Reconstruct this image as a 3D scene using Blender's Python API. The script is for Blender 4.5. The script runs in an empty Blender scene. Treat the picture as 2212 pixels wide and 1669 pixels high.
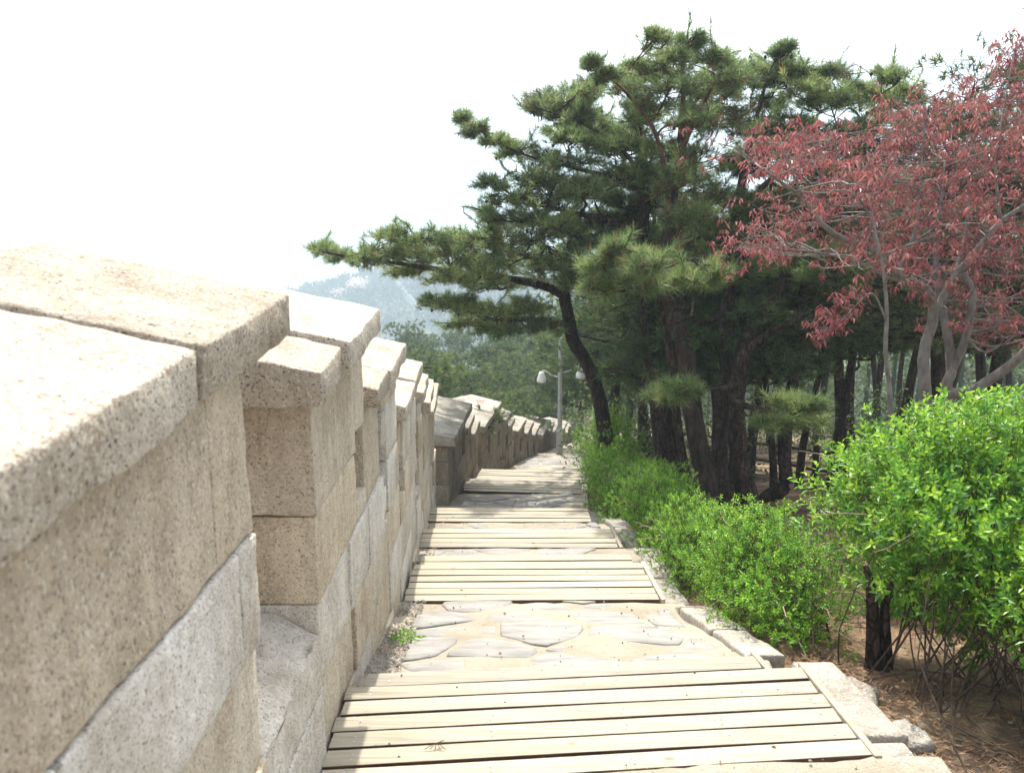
import bpy, math, random
import numpy as np
from mathutils import Vector, noise as mnoise

# ------------------------------------------------------------------ camera, light, exposure
SC = bpy.context.scene
COL = SC.collection
R = math.radians
PITCH = R(10.0)
CS, SN = math.cos(PITCH), math.sin(PITCH)
F = 1800.0                      # focal length in units of a 2211 px wide frame

cam_d = bpy.data.cameras.new('camera')
cam = bpy.data.objects.new('camera', cam_d)
COL.objects.link(cam)
cam.location = (0, 0, 0)
cam.rotation_euler = (R(90) - PITCH, 0, 0)
cam_d.sensor_width = 36
cam_d.lens = 36 * F / 2211
cam_d.clip_start = 0.05
cam_d.clip_end = 20000
cam_d.dof.use_dof = True
cam_d.dof.focus_distance = 7.0
cam_d.dof.aperture_fstop = 5.0
SC.camera = cam

SUN_EL, SUN_AZ = R(57), R(-3.5)   # ahead of the camera, a little to the left
world = bpy.data.worlds.new('World')
SC.world = world
world.use_nodes = True
wn, wl = world.node_tree.nodes, world.node_tree.links
wn.clear()
w_out = wn.new('ShaderNodeOutputWorld')
w_bg = wn.new('ShaderNodeBackground')
w_sky = wn.new('ShaderNodeTexSky')
w_sky.sky_type = 'NISHITA'
w_sky.sun_disc = False
w_sky.sun_elevation = SUN_EL
w_sky.sun_rotation = SUN_AZ
w_sky.altitude = 200
w_sky.air_density = 1.0
w_sky.dust_density = 6.0
w_sky.ozone_density = 1.0
w_hs = wn.new('ShaderNodeHueSaturation')
w_hs.inputs['Saturation'].default_value = 0.38
wl.new(w_sky.outputs[0], w_hs.inputs['Color'])
wl.new(w_hs.outputs[0], w_bg.inputs['Color'])
w_bg.inputs['Strength'].default_value = 0.15
wl.new(w_bg.outputs[0], w_out.inputs['Surface'])

sun_d = bpy.data.lights.new('sun', 'SUN')
sun_d.energy = 3.7
sun_d.angle = R(0.6)
sun_d.color = (1.0, 0.94, 0.84)
sun = bpy.data.objects.new('sun', sun_d)
COL.objects.link(sun)
to_sun = Vector((math.sin(SUN_AZ) * math.cos(SUN_EL), math.cos(SUN_AZ) * math.cos(SUN_EL), math.sin(SUN_EL)))
sun.rotation_euler = to_sun.to_track_quat('Z', 'Y').to_euler()

SC.view_settings.view_transform = 'Standard'
SC.view_settings.look = 'None'
SC.view_settings.exposure = 1.5
SC.view_settings.gamma = 1.0
SC.view_settings.use_curve_mapping = False
SC.render.engine = 'CYCLES'
cy = SC.cycles
cy.max_bounces = 6
cy.diffuse_bounces = 4
cy.glossy_bounces = 2
cy.transmission_bounces = 3
cy.volume_bounces = 1
cy.transparent_max_bounces = 4
cy.use_denoising = True
cy.sample_clamp_indirect = 6

# ------------------------------------------------------------------ helpers
rng = np.random.default_rng(11)
random.seed(11)


def P(u, v, zc):
    """world point seen at (u, v) of the 2211 x 1669 frame at camera depth zc"""
    X, Y = (u - 1105.5) / F, (v - 834.5) / F
    return np.array((X * zc, zc * (CS - Y * SN), -zc * (SN + Y * CS)))


def mesh_obj(name, V, Fc, mat=None, parent=None, smooth=False, tint=None):
    """link ONE mesh object; Fc is an (n,3)/(n,4) int array or a list of them"""
    me = bpy.data.meshes.new(name)
    V = np.asarray(V, dtype=np.float32)
    if not isinstance(Fc, list):
        Fc = [Fc]
    Fc = [np.asarray(f, dtype=np.int32) for f in Fc if len(f)]
    me.vertices.add(len(V))
    me.vertices.foreach_set('co', V.ravel())
    nl = sum(f.size for f in Fc)
    npoly = sum(len(f) for f in Fc)
    me.loops.add(nl)
    me.loops.foreach_set('vertex_index', np.concatenate([f.ravel() for f in Fc]))
    me.polygons.add(npoly)
    tot = np.concatenate([np.full(len(f), f.shape[1], dtype=np.int32) for f in Fc])
    start = np.concatenate([[0], np.cumsum(tot)[:-1]]).astype(np.int32)
    me.polygons.foreach_set('loop_start', start)
    me.polygons.foreach_set('use_smooth', np.full(npoly, bool(smooth)))
    if tint is not None:
        a = me.attributes.new('tint', 'FLOAT', 'POINT')
        a.data.foreach_set('value', np.asarray(tint, dtype=np.float32))
    me.update(calc_edges=True)
    me.validate()
    if mat is not None:
        me.materials.append(mat)
    o = bpy.data.objects.new(name, me)
    COL.objects.link(o)
    if parent is not None:
        o.parent = parent
        o.matrix_parent_inverse = parent.matrix_basis.inverted()
    return o


def tag(o, label=None, cat=None, group=None, kind=None):
    if label: o['label'] = label
    if cat: o['category'] = cat
    if group: o['group'] = group
    if kind: o['kind'] = kind
    return o


def thing(name, label, cat, loc=(0, 0, 0), group=None):
    o = bpy.data.objects.new(name, None)
    o.empty_display_size = 0.2
    o.location = [float(c) for c in loc]
    COL.objects.link(o)
    return tag(o, label, cat, group)


class Geo:
    """collects vertices and faces"""
    def __init__(self):
        self.v, self.f3, self.f4, self.t, self.n = [], [], [], [], 0

    def add(self, V, f3=None, f4=None, tint=0.5):
        V = np.asarray(V, dtype=np.float32).reshape(-1, 3)
        if f3 is not None and len(f3): self.f3.append(np.asarray(f3, dtype=np.int64) + self.n)
        if f4 is not None and len(f4): self.f4.append(np.asarray(f4, dtype=np.int64) + self.n)
        self.v.append(V)
        self.t.append(np.broadcast_to(np.asarray(tint, dtype=np.float32), (len(V),)))
        self.n += len(V)

    def build(self, name, mat, parent=None, smooth=False):
        fs = []
        if self.f3: fs.append(np.concatenate(self.f3))
        if self.f4: fs.append(np.concatenate(self.f4))
        return mesh_obj(name, np.concatenate(self.v), fs, mat, parent, smooth, np.concatenate(self.t))


def tube(pts, rad, n=6, cap=True):
    """swept tube along a polyline -> V, quads, tris"""
    pts = np.asarray(pts, dtype=float)
    rad = np.broadcast_to(np.asarray(rad, dtype=float), (len(pts),))
    tan = np.gradient(pts, axis=0)
    tan /= np.linalg.norm(tan, axis=1, keepdims=True) + 1e-9
    ref = np.array((0.31, 0.17, 0.93)) if abs(tan[0][2]) < 0.85 else np.array((1.0, 0.1, 0.05))
    a = np.cross(tan, ref); a /= np.linalg.norm(a, axis=1, keepdims=True) + 1e-9
    b = np.cross(tan, a)
    ang = np.linspace(0, 2 * math.pi, n, endpoint=False)
    ring = (a[:, None, :] * np.cos(ang)[None, :, None] + b[:, None, :] * np.sin(ang)[None, :, None])
    V = pts[:, None, :] + ring * rad[:, None, None]
    m = len(pts)
    i = np.arange(m - 1)[:, None] * n
    j = np.arange(n)[None, :]
    k = (j + 1) % n
    q = np.stack([i + j, i + k, i + n + k, i + n + j], axis=-1).reshape(-1, 4)
    V = V.reshape(-1, 3)
    t = None
    if cap:
        V = np.concatenate([V, pts[[0, -1]]])
        c0, c1 = m * n, m * n + 1
        jj = np.arange(n); kk = (jj + 1) % n
        t = np.concatenate([np.stack([np.full(n, c0), kk, jj], 1), np.stack([np.full(n, c1), (m - 1) * n + jj, (m - 1) * n + kk], 1)])
    return V, q, t


def smooth_line(pts, n):
    """Catmull-Rom resampling of a polyline (any number of columns)"""
    p = np.asarray(pts, dtype=float)
    if len(p) < 3:
        t = np.linspace(0, 1, n)[:, None]
        return p[0] * (1 - t) + p[-1] * t
    e = np.vstack([2 * p[0] - p[1], p, 2 * p[-1] - p[-2]])
    out = []
    for s in np.linspace(0, len(p) - 1.000001, n):
        i = int(s); t = s - i
        a, b, c, d = e[i], e[i + 1], e[i + 2], e[i + 3]
        out.append(0.5 * (2 * b + (c - a) * t + (2 * a - 5 * b + 4 * c - d) * t * t + (3 * b - a - 3 * c + d) * t ** 3))
    return np.array(out)


def params(L, r, step):
    n = max(1, int(round((L - 2 * r) / step)))
    return np.concatenate([[0], np.linspace(r, L - r, n + 1), [L]])


def hewn(L, W, H, r, step, amp, seed, fmap, freq=9.0):
    """rounded, slightly rough block of size L x W x H; fmap turns local (n,3) points into world points -> V, quads"""
    r = min(r, L * 0.3, W * 0.3, H * 0.3)
    ps = [params(L, r, step), params(W, r, step), params(H, r, step)]
    n = [len(p) for p in ps]
    idx, verts, quads = {}, [], []

    def vid(i, j, k):
        key = (i, j, k)
        if key not in idx:
            idx[key] = len(verts)
            verts.append((ps[0][i], ps[1][j], ps[2][k]))
        return idx[key]
    for ax in range(3):
        u, v = [(1, 2), (2, 0), (0, 1)][ax]
        for side in (0, n[ax] - 1):
            for a in range(n[u] - 1):
                for b in range(n[v] - 1):
                    q = []
                    for da, db in ((0, 0), (1, 0), (1, 1), (0, 1)):
                        c = [0, 0, 0]; c[ax] = side; c[u] = a + da; c[v] = b + db
                        q.append(vid(*c))
                    quads.append(q if side else q[::-1])
    V = np.array(verts)
    dims = np.array((L, W, H))
    inner = np.clip(V, r, dims - r)
    d = V - inner
    ln = np.linalg.norm(d, axis=1, keepdims=True)
    nrm = np.where(ln > 1e-9, d / np.maximum(ln, 1e-9), 0)
    V = inner + nrm * np.minimum(ln, r)
    off = Vector((seed * 3.17, seed * 1.31, seed * 7.7))
    nz = np.array([mnoise.noise(Vector(p) * freq + off) + 0.6 * mnoise.noise(Vector(p) * freq * 2.6 + off) for p in V])
    V = V + nrm * (nz * amp)[:, None]
    return fmap(V), np.array(quads)


# ------------------------------------------------------------------ materials
def new_mat(name):
    m = bpy.data.materials.new(name)
    m.use_nodes = True
    nt = m.node_tree
    nt.nodes.clear()
    out = nt.nodes.new('ShaderNodeOutputMaterial')
    return m, nt, out


def nd(nt, typ, **kw):
    n = nt.nodes.new(typ)
    for k, v in kw.items():
        if k in n.inputs.keys() if hasattr(n.inputs, 'keys') else False:
            n.inputs[k].default_value = v
        else:
            setattr(n, k, v)
    return n


def ramp(nt, stops, interp='LINEAR'):
    n = nt.nodes.new('ShaderNodeValToRGB')
    n.color_ramp.interpolation = interp
    e = n.color_ramp.elements
    while len(e) < len(stops): e.new(0.5)
    for el, (p, c) in zip(e, stops):
        el.position = p
        el.color = (*c, 1) if len(c) == 3 else c
    return n


def mixc(nt, fac, a, b, blend='MIX'):
    n = nt.nodes.new('ShaderNodeMix')
    n.data_type = 'RGBA'; n.blend_type = blend
    for sock, val in ((n.inputs[0], fac), (n.inputs[6], a), (n.inputs[7], b)):
        if hasattr(val, 'is_output') or isinstance(val, bpy.types.NodeSocket): nt.links.new(val, sock)
        elif isinstance(val, (int, float)): sock.default_value = val
        else: sock.default_value = (*val, 1)
    return n.outputs[2]


def coords(nt, shift=True):
    tc = nt.nodes.new('ShaderNodeTexCoord')
    if not shift: return tc.outputs['Object']
    oi = nt.nodes.new('ShaderNodeObjectInfo')
    mul = nd(nt, 'ShaderNodeMath', operation='MULTIPLY'); mul.inputs[1].default_value = 57.0
    nt.links.new(oi.outputs['Random'], mul.inputs[0])
    add = nd(nt, 'ShaderNodeVectorMath', operation='ADD')
    nt.links.new(tc.outputs['Object'], add.inputs[0]); nt.links.new(mul.outputs[0], add.inputs[1])
    return add.outputs[0]


def noise(nt, vec, scale, detail=4, rough=0.55, sx=None):
    n = nt.nodes.new('ShaderNodeTexNoise')
    n.inputs['Scale'].default_value = scale; n.inputs['Detail'].default_value = detail; n.inputs['Roughness'].default_value = rough
    if sx is not None:
        mp = nt.nodes.new('ShaderNodeMapping'); mp.inputs['Scale'].default_value = sx
        nt.links.new(vec, mp.inputs['Vector']); vec = mp.outputs[0]
    nt.links.new(vec, n.inputs['Vector'])
    return n.outputs['Fac']


def finish(nt, out, col, rough=0.85, bump=None, dist=0.003, strength=0.7, spec=0.25):
    b = nt.nodes.new('ShaderNodeBsdfPrincipled')
    if isinstance(col, bpy.types.NodeSocket): nt.links.new(col, b.inputs['Base Color'])
    else: b.inputs['Base Color'].default_value = (*col, 1)
    b.inputs['Roughness'].default_value = rough
    b.inputs['Specular IOR Level'].default_value = spec
    if bump is not None:
        bp = nt.nodes.new('ShaderNodeBump')
        bp.inputs['Distance'].default_value = dist; bp.inputs['Strength'].default_value = strength
        nt.links.new(bump, bp.inputs['Height']); nt.links.new(bp.outputs[0], b.inputs['Normal'])
    nt.links.new(b.outputs[0], out.inputs['Surface'])
    return b


def granite(name, tones, stain=(0.30, 0.22, 0.14), stain_amt=0.55, speck=0.75, dark=(0.10, 0.085, 0.07), pits=False):
    m, nt, out = new_mat(name)
    oi = nt.nodes.new('ShaderNodeObjectInfo')
    n = len(tones)
    base = ramp(nt, [(i / max(1, n - 1), t) for i, t in enumerate(tones)])
    nt.links.new(oi.outputs['Random'], base.inputs[0])
    v = coords(nt)
    big = noise(nt, v, 3.0, 6, 0.65, sx=(1, 1, 0.6))
    st = ramp(nt, [(0.46, (0, 0, 0)), (0.66, (stain_amt,) * 3)]); nt.links.new(big, st.inputs[0])
    c = mixc(nt, st.outputs[0], base.outputs[0], stain)
    med = noise(nt, v, 26, 4, 0.65)
    mr = ramp(nt, [(0.3, (0.80, 0.79, 0.78)), (0.7, (1.12, 1.12, 1.12))]); nt.links.new(med, mr.inputs[0])
    c = mixc(nt, 1.0, c, mr.outputs[0], 'MULTIPLY')
    strk = noise(nt, v, 1.5, 5, 0.65, sx=(3, 3, 0.7))
    sk = ramp(nt, [(0.36, (0.84, 0.82, 0.79)), (0.58, (1.05, 1.05, 1.05))]); nt.links.new(strk, sk.inputs[0])
    c = mixc(nt, 1.0, c, sk.outputs[0], 'MULTIPLY')
    fine = noise(nt, v, 115, 3, 0.7)
    fr = ramp(nt, [(0.375, (speck,) * 3), (0.435, (0, 0, 0))]); nt.links.new(fine, fr.inputs[0])
    c = mixc(nt, fr.outputs[0], c, dark)
    fine2 = noise(nt, v, 85, 2, 0.6, sx=(1, 1.3, 0.9))
    f2 = ramp(nt, [(0.56, (0, 0, 0)), (0.68, (0.5,) * 3)]); nt.links.new(fine2, f2.inputs[0])
    c = mixc(nt, f2.outputs[0], c, (0.70, 0.66, 0.58))
    hsum = nd(nt, 'ShaderNodeMath', operation='ADD'); nt.links.new(med, hsum.inputs[0])
    hm = nd(nt, 'ShaderNodeMath', operation='MULTIPLY'); hm.inputs[1].default_value = 0.35; nt.links.new(fine, hm.inputs[0])
    nt.links.new(hm.outputs[0], hsum.inputs[1])
    if pits:      # brown pits of the rough hewn top
        pn = noise(nt, v, 60, 4, 0.75, sx=(1, 0.8, 1)); pm = noise(nt, v, 3.0, 3, 0.6)
        ps_ = nd(nt, 'ShaderNodeMath', operation='ADD'); nt.links.new(pn, ps_.inputs[0]); nt.links.new(pm, ps_.inputs[1])
        pr_ = ramp(nt, [(0.56, (0, 0, 0)), (0.61, (0.8,) * 3)]); 
        hf = nd(nt, 'ShaderNodeMath', operation='MULTIPLY'); hf.inputs[1].default_value = 0.5; nt.links.new(ps_.outputs[0], hf.inputs[0])
        nt.links.new(hf.outputs[0], pr_.inputs[0])
        c = mixc(nt, pr_.outputs[0], c, (0.25, 0.19, 0.13))
    finish(nt, out, c, 0.9, hsum.outputs[0], 0.020, 0.9, 0.15)
    return m


def simple(name, c1, c2, scale, bump_d=0.004, detail=5, rough=0.85, sx=None, shift=True, contrast=(0.3, 0.7), strength=0.7, spec=0.2):
    m, nt, out = new_mat(name)
    v = coords(nt, shift)
    n = noise(nt, v, scale, detail, 0.6, sx)
    r = ramp(nt, [(contrast[0], c1), (contrast[1], c2)]); nt.links.new(n, r.inputs[0])
    finish(nt, out, r.outputs[0], rough, n, bump_d, strength, spec)
    return m


def leaf_mat(name, stops, trans=0.35, rough=0.5, tcol=None, spec=0.3):
    m, nt, out = new_mat(name)
    at = nt.nodes.new('ShaderNodeAttribute'); at.attribute_name = 'tint'
    r = ramp(nt, stops); nt.links.new(at.outputs['Fac'], r.inputs[0])
    b = nt.nodes.new('ShaderNodeBsdfPrincipled')
    b.inputs['Roughness'].default_value = rough; b.inputs['Specular IOR Level'].default_value = spec
    nt.links.new(r.outputs[0], b.inputs['Base Color'])
    t = nt.nodes.new('ShaderNodeBsdfTranslucent')
    if tcol is None: nt.links.new(r.outputs[0], t.inputs['Color'])
    else: nt.links.new(mixc(nt, 0.6, r.outputs[0], tcol), t.inputs['Color'])
    mx = nt.nodes.new('ShaderNodeMixShader'); mx.inputs[0].default_value = trans
    nt.links.new(b.outputs[0], mx.inputs[1]); nt.links.new(t.outputs[0], mx.inputs[2])
    nt.links.new(mx.outputs[0], out.inputs['Surface'])
    return m


def wood(name, c1, c2, c3):
    m, nt, out = new_mat(name)
    oi = nt.nodes.new('ShaderNodeObjectInfo')
    v = coords(nt)
    g = noise(nt, v, 5, 7, 0.65, sx=(0.5, 16, 16))
    r = ramp(nt, [(0.28, c1), (0.5, c2), (0.75, c3)]); nt.links.new(g, r.inputs[0])
    vr = ramp(nt, [(0, (0.76, 0.77, 0.80)), (0.35, (1.0, 0.97, 0.90)), (0.7, (0.88, 0.88, 0.88)), (1, (1.14, 1.12, 1.07))]); nt.links.new(oi.outputs['Random'], vr.inputs[0])
    c = mixc(nt, 1.0, r.outputs[0], vr.outputs[0], 'MULTIPLY')
    vo = nt.nodes.new('ShaderNodeTexVoronoi'); vo.inputs['Scale'].default_value = 2.6
    mp = nt.nodes.new('ShaderNodeMapping'); mp.inputs['Scale'].default_value = (1, 2.0, 1.0)
    nt.links.new(v, mp.inputs[0]); nt.links.new(mp.outputs[0], vo.inputs['Vector'])
    kr = ramp(nt, [(0.03, (0.75,) * 3), (0.085, (0, 0, 0))]); nt.links.new(vo.outputs['Distance'], kr.inputs[0])
    c = mixc(nt, kr.outputs[0], c, (0.20, 0.12, 0.06))
    s = noise(nt, v, 1.7, 4, 0.6)
    sr = ramp(nt, [(0.5, (0, 0, 0)), (0.78, (0.45,) * 3)]); nt.links.new(s, sr.inputs[0])
    c = mixc(nt, sr.outputs[0], c, (0.34, 0.31, 0.27))
    finish(nt, out, c, 0.75, g, 0.004, 0.6, 0.2)
    return m


M = {}
M['granite'] = granite('granite', [(0.57, 0.485, 0.37), (0.61, 0.54, 0.435), (0.50, 0.425, 0.325), (0.59, 0.50, 0.375), (0.54, 0.48, 0.395)])
M['granite_pale'] = granite('granite_pale', [(0.60, 0.56, 0.49), (0.66, 0.625, 0.57), (0.57, 0.525, 0.455)], stain_amt=0.4)
M['granite_cap'] = granite('granite_cap', [(0.52, 0.47, 0.395), (0.45, 0.40, 0.33), (0.55, 0.505, 0.43)], stain_amt=0.45, speck=0.95, dark=(0.07, 0.055, 0.045), pits=True)
M['granite_cap_dark'] = granite('granite_cap_dark', [(0.45, 0.40, 0.33), (0.41, 0.36, 0.29)], stain=(0.2, 0.15, 0.1), stain_amt=0.6, speck=0.95, dark=(0.05, 0.04, 0.032), pits=True)
M['granite_shaded'] = granite('granite_shaded', [(0.25, 0.205, 0.150), (0.30, 0.255, 0.195), (0.22, 0.185, 0.14), (0.34, 0.295, 0.23)], stain=(0.14, 0.12, 0.09), stain_amt=0.7)  # stone tones darkened to carry the tree shade of the lower stretch
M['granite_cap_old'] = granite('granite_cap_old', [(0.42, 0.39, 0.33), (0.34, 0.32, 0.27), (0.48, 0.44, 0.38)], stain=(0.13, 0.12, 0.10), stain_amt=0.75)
M['broken_stone'] = granite('broken_stone', [(0.56, 0.53, 0.48), (0.60, 0.56, 0.50)], stain=(0.26, 0.23, 0.20), stain_amt=0.5, speck=0.5)
M['kerb'] = granite('kerb', [(0.36, 0.335, 0.295), (0.31, 0.29, 0.255), (0.40, 0.375, 0.33)], stain_amt=0.45, speck=0.45, dark=(0.2, 0.18, 0.15))
M['wood'] = wood('weathered_wood', (0.22, 0.192, 0.14), (0.35, 0.318, 0.25), (0.42, 0.392, 0.33))
M['wood_side_shade'] = simple('timber_side_shade', (0.055, 0.030, 0.020), (0.13, 0.075, 0.05), 14, sx=(0.3, 1, 3))
M['wood_dark'] = simple('wood_gap_shade', (0.030, 0.014, 0.010), (0.065, 0.030, 0.020), 12)
M['flag'] = simple('flagstone', (0.18, 0.173, 0.162), (0.305, 0.293, 0.272), 4, 0.025, 8, 0.85, sx=(1, 2.6, 1))
def bark_mat(name, c_dark, c_mid, c_light):
    m, nt, out = new_mat(name)
    v = coords(nt)
    n = noise(nt, v, 14, 6, 0.62, sx=(1, 1, 0.3))
    r = ramp(nt, [(0.3, c_dark), (0.52, c_mid), (0.75, c_light)]); nt.links.new(n, r.inputs[0])
    vo = nt.nodes.new('ShaderNodeTexVoronoi'); vo.feature = 'DISTANCE_TO_EDGE'; vo.inputs['Scale'].default_value = 26
    mp = nt.nodes.new('ShaderNodeMapping'); mp.inputs['Scale'].default_value = (1, 1, 0.38)
    wv = nd(nt, 'ShaderNodeVectorMath', operation='ADD')
    wn_ = nt.nodes.new('ShaderNodeTexNoise'); wn_.inputs['Scale'].default_value = 9
    nt.links.new(v, wn_.inputs['Vector'])
    sc = nd(nt, 'ShaderNodeVectorMath', operation='SCALE'); sc.inputs['Scale'].default_value = 0.06
    nt.links.new(wn_.outputs['Color'], sc.inputs[0]); nt.links.new(v, wv.inputs[0]); nt.links.new(sc.outputs[0], wv.inputs[1])
    nt.links.new(wv.outputs[0], mp.inputs[0]); nt.links.new(mp.outputs[0], vo.inputs['Vector'])
    er = ramp(nt, [(0.02, (0.5,) * 3), (0.15, (1, 1, 1))]); nt.links.new(vo.outputs['Distance'], er.inputs[0])
    c = mixc(nt, 1.0, r.outputs[0], er.outputs[0], 'MULTIPLY')
    h = nd(nt, 'ShaderNodeMath', operation='ADD'); nt.links.new(er.outputs[0], h.inputs[0]); nt.links.new(n, h.inputs[1])
    finish(nt, out, c, 0.95, h.outputs[0], 0.03, 1.0, 0.1)
    return m


M['bark'] = bark_mat('pine_bark', (0.024, 0.018, 0.015), (0.07, 0.05, 0.04), (0.15, 0.105, 0.08))
M['bark_red'] = simple('red_pine_bark', (0.045, 0.022, 0.016), (0.24, 0.115, 0.07), 13, 0.025, 6, 0.95, sx=(1, 1, 0.35), contrast=(0.32, 0.72), strength=1.0, spec=0.1)
def red_trunk_material():
    m, nt, out = new_mat('two_tone_pine_bark')
    v = coords(nt, False)
    n = noise(nt, v, 13, 6, 0.6, sx=(1, 1, 0.35))
    lo = ramp(nt, [(0.35, (0.02, 0.016, 0.014)), (0.75, (0.09, 0.065, 0.05))]); nt.links.new(n, lo.inputs[0])
    hi = ramp(nt, [(0.32, (0.07, 0.03, 0.02)), (0.72, (0.34, 0.15, 0.085))]); nt.links.new(n, hi.inputs[0])
    sp = nt.nodes.new('ShaderNodeSeparateXYZ'); nt.links.new(v, sp.inputs[0])
    big = noise(nt, v, 3.0, 3)
    ad = nd(nt, 'ShaderNodeMath', operation='ADD'); nt.links.new(sp.outputs['Z'], ad.inputs[0]); nt.links.new(big, ad.inputs[1])
    mr = nt.nodes.new('ShaderNodeMapRange'); mr.inputs['From Min'].default_value = RED_Z0; mr.inputs['From Max'].default_value = RED_Z1
    nt.links.new(ad.outputs[0], mr.inputs['Value'])
    c = mixc(nt, mr.outputs[0], lo.outputs[0], hi.outputs[0])
    finish(nt, out, c, 0.95, n, 0.025, 1.0, 0.1)
    return m


RED_Z0, RED_Z1 = 1.9, 2.8      # height above the tree's foot where the bark turns orange
M['two_tone'] = red_trunk_material()
M['bark_grey'] = simple('maple_bark', (0.10, 0.085, 0.075), (0.26, 0.225, 0.20), 16, 0.008, 5, 0.85, sx=(1, 1, 0.5))
M['twig'] = simple('twig_bark', (0.06, 0.045, 0.035), (0.16, 0.12, 0.09), 30, 0.002)
M['dry_twig'] = simple('dry_twig', (0.20, 0.15, 0.10), (0.36, 0.29, 0.20), 30, 0.001)
M['shrub_stem'] = simple('shrub_stem', (0.035, 0.025, 0.02), (0.12, 0.085, 0.06), 30, 0.002)
M['needle'] = leaf_mat('pine_needle', [(0, (0.17, 0.11, 0.05)), (0.03, (0.16, 0.11, 0.05)), (0.06, (0.075, 0.135, 0.055)), (0.5, (0.190, 0.270, 0.095)), (1, (0.350, 0.395, 0.140))], 0.52, 0.5)
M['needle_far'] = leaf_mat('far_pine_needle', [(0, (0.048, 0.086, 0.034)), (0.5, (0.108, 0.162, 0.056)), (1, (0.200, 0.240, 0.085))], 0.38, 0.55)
M['bud'] = simple('pine_candle', (0.30, 0.14, 0.06), (0.42, 0.22, 0.10), 40)
M['cone'] = simple('pine_cone', (0.035, 0.022, 0.016), (0.10, 0.06, 0.04), 60)
M['maple'] = leaf_mat('red_leaf', [(0, (0.17, 0.030, 0.034)), (0.5, (0.33, 0.090, 0.092)), (1, (0.48, 0.22, 0.20))], 0.35, 0.33, spec=0.7)
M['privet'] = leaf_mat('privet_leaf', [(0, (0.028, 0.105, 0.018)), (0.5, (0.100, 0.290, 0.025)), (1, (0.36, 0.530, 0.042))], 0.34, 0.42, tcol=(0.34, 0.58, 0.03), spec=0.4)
M['hedge'] = leaf_mat('hedge_leaf', [(0, (0.028, 0.095, 0.016)), (0.5, (0.105, 0.305, 0.024)), (1, (0.310, 0.520, 0.042))], 0.34, 0.45, tcol=(0.36, 0.58, 0.03), spec=0.35)
M['pale_leaf'] = leaf_mat('pale_understory_leaf', [(0, (0.06, 0.10, 0.035)), (0.6, (0.12, 0.17, 0.06)), (1, (0.26, 0.30, 0.11))], 0.4)
M['metal'] = simple('galvanised_metal', (0.33, 0.34, 0.34), (0.42, 0.42, 0.41), 8, 0.0005, rough=0.45, spec=0.5)
M['shade_white'] = simple('lamp_globe', (0.72, 0.72, 0.70), (0.78, 0.78, 0.76), 5, 0.0002, rough=0.35, spec=0.5)
M['fence'] = simple('fence_wood', (0.028, 0.023, 0.02), (0.07, 0.058, 0.048), 20, 0.003)
M['litter'] = leaf_mat('litter_needles', [(0, (0.14, 0.07, 0.035)), (1, (0.34, 0.21, 0.11))], 0.1, 0.8)
M['rock'] = granite('rock', [(0.27, 0.25, 0.22), (0.34, 0.32, 0.28)], stain_amt=0.5)
M['hill_tree'] = leaf_mat('hill_leaf', [(0, (0.022, 0.045, 0.026)), (0.55, (0.050, 0.075, 0.036)), (0.85, (0.12, 0.13, 0.06)), (1, (0.24, 0.20, 0.15))], 0.2, 0.7)
M['blossom'] = leaf_mat('cherry_blossom', [(0, (0.50, 0.38, 0.36)), (1, (0.75, 0.66, 0.62))], 0.3, 0.7)
M['far_stone'] = simple('far_wall_stone', (0.40, 0.37, 0.33), (0.62, 0.59, 0.54), 1.2, 0.01)


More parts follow.
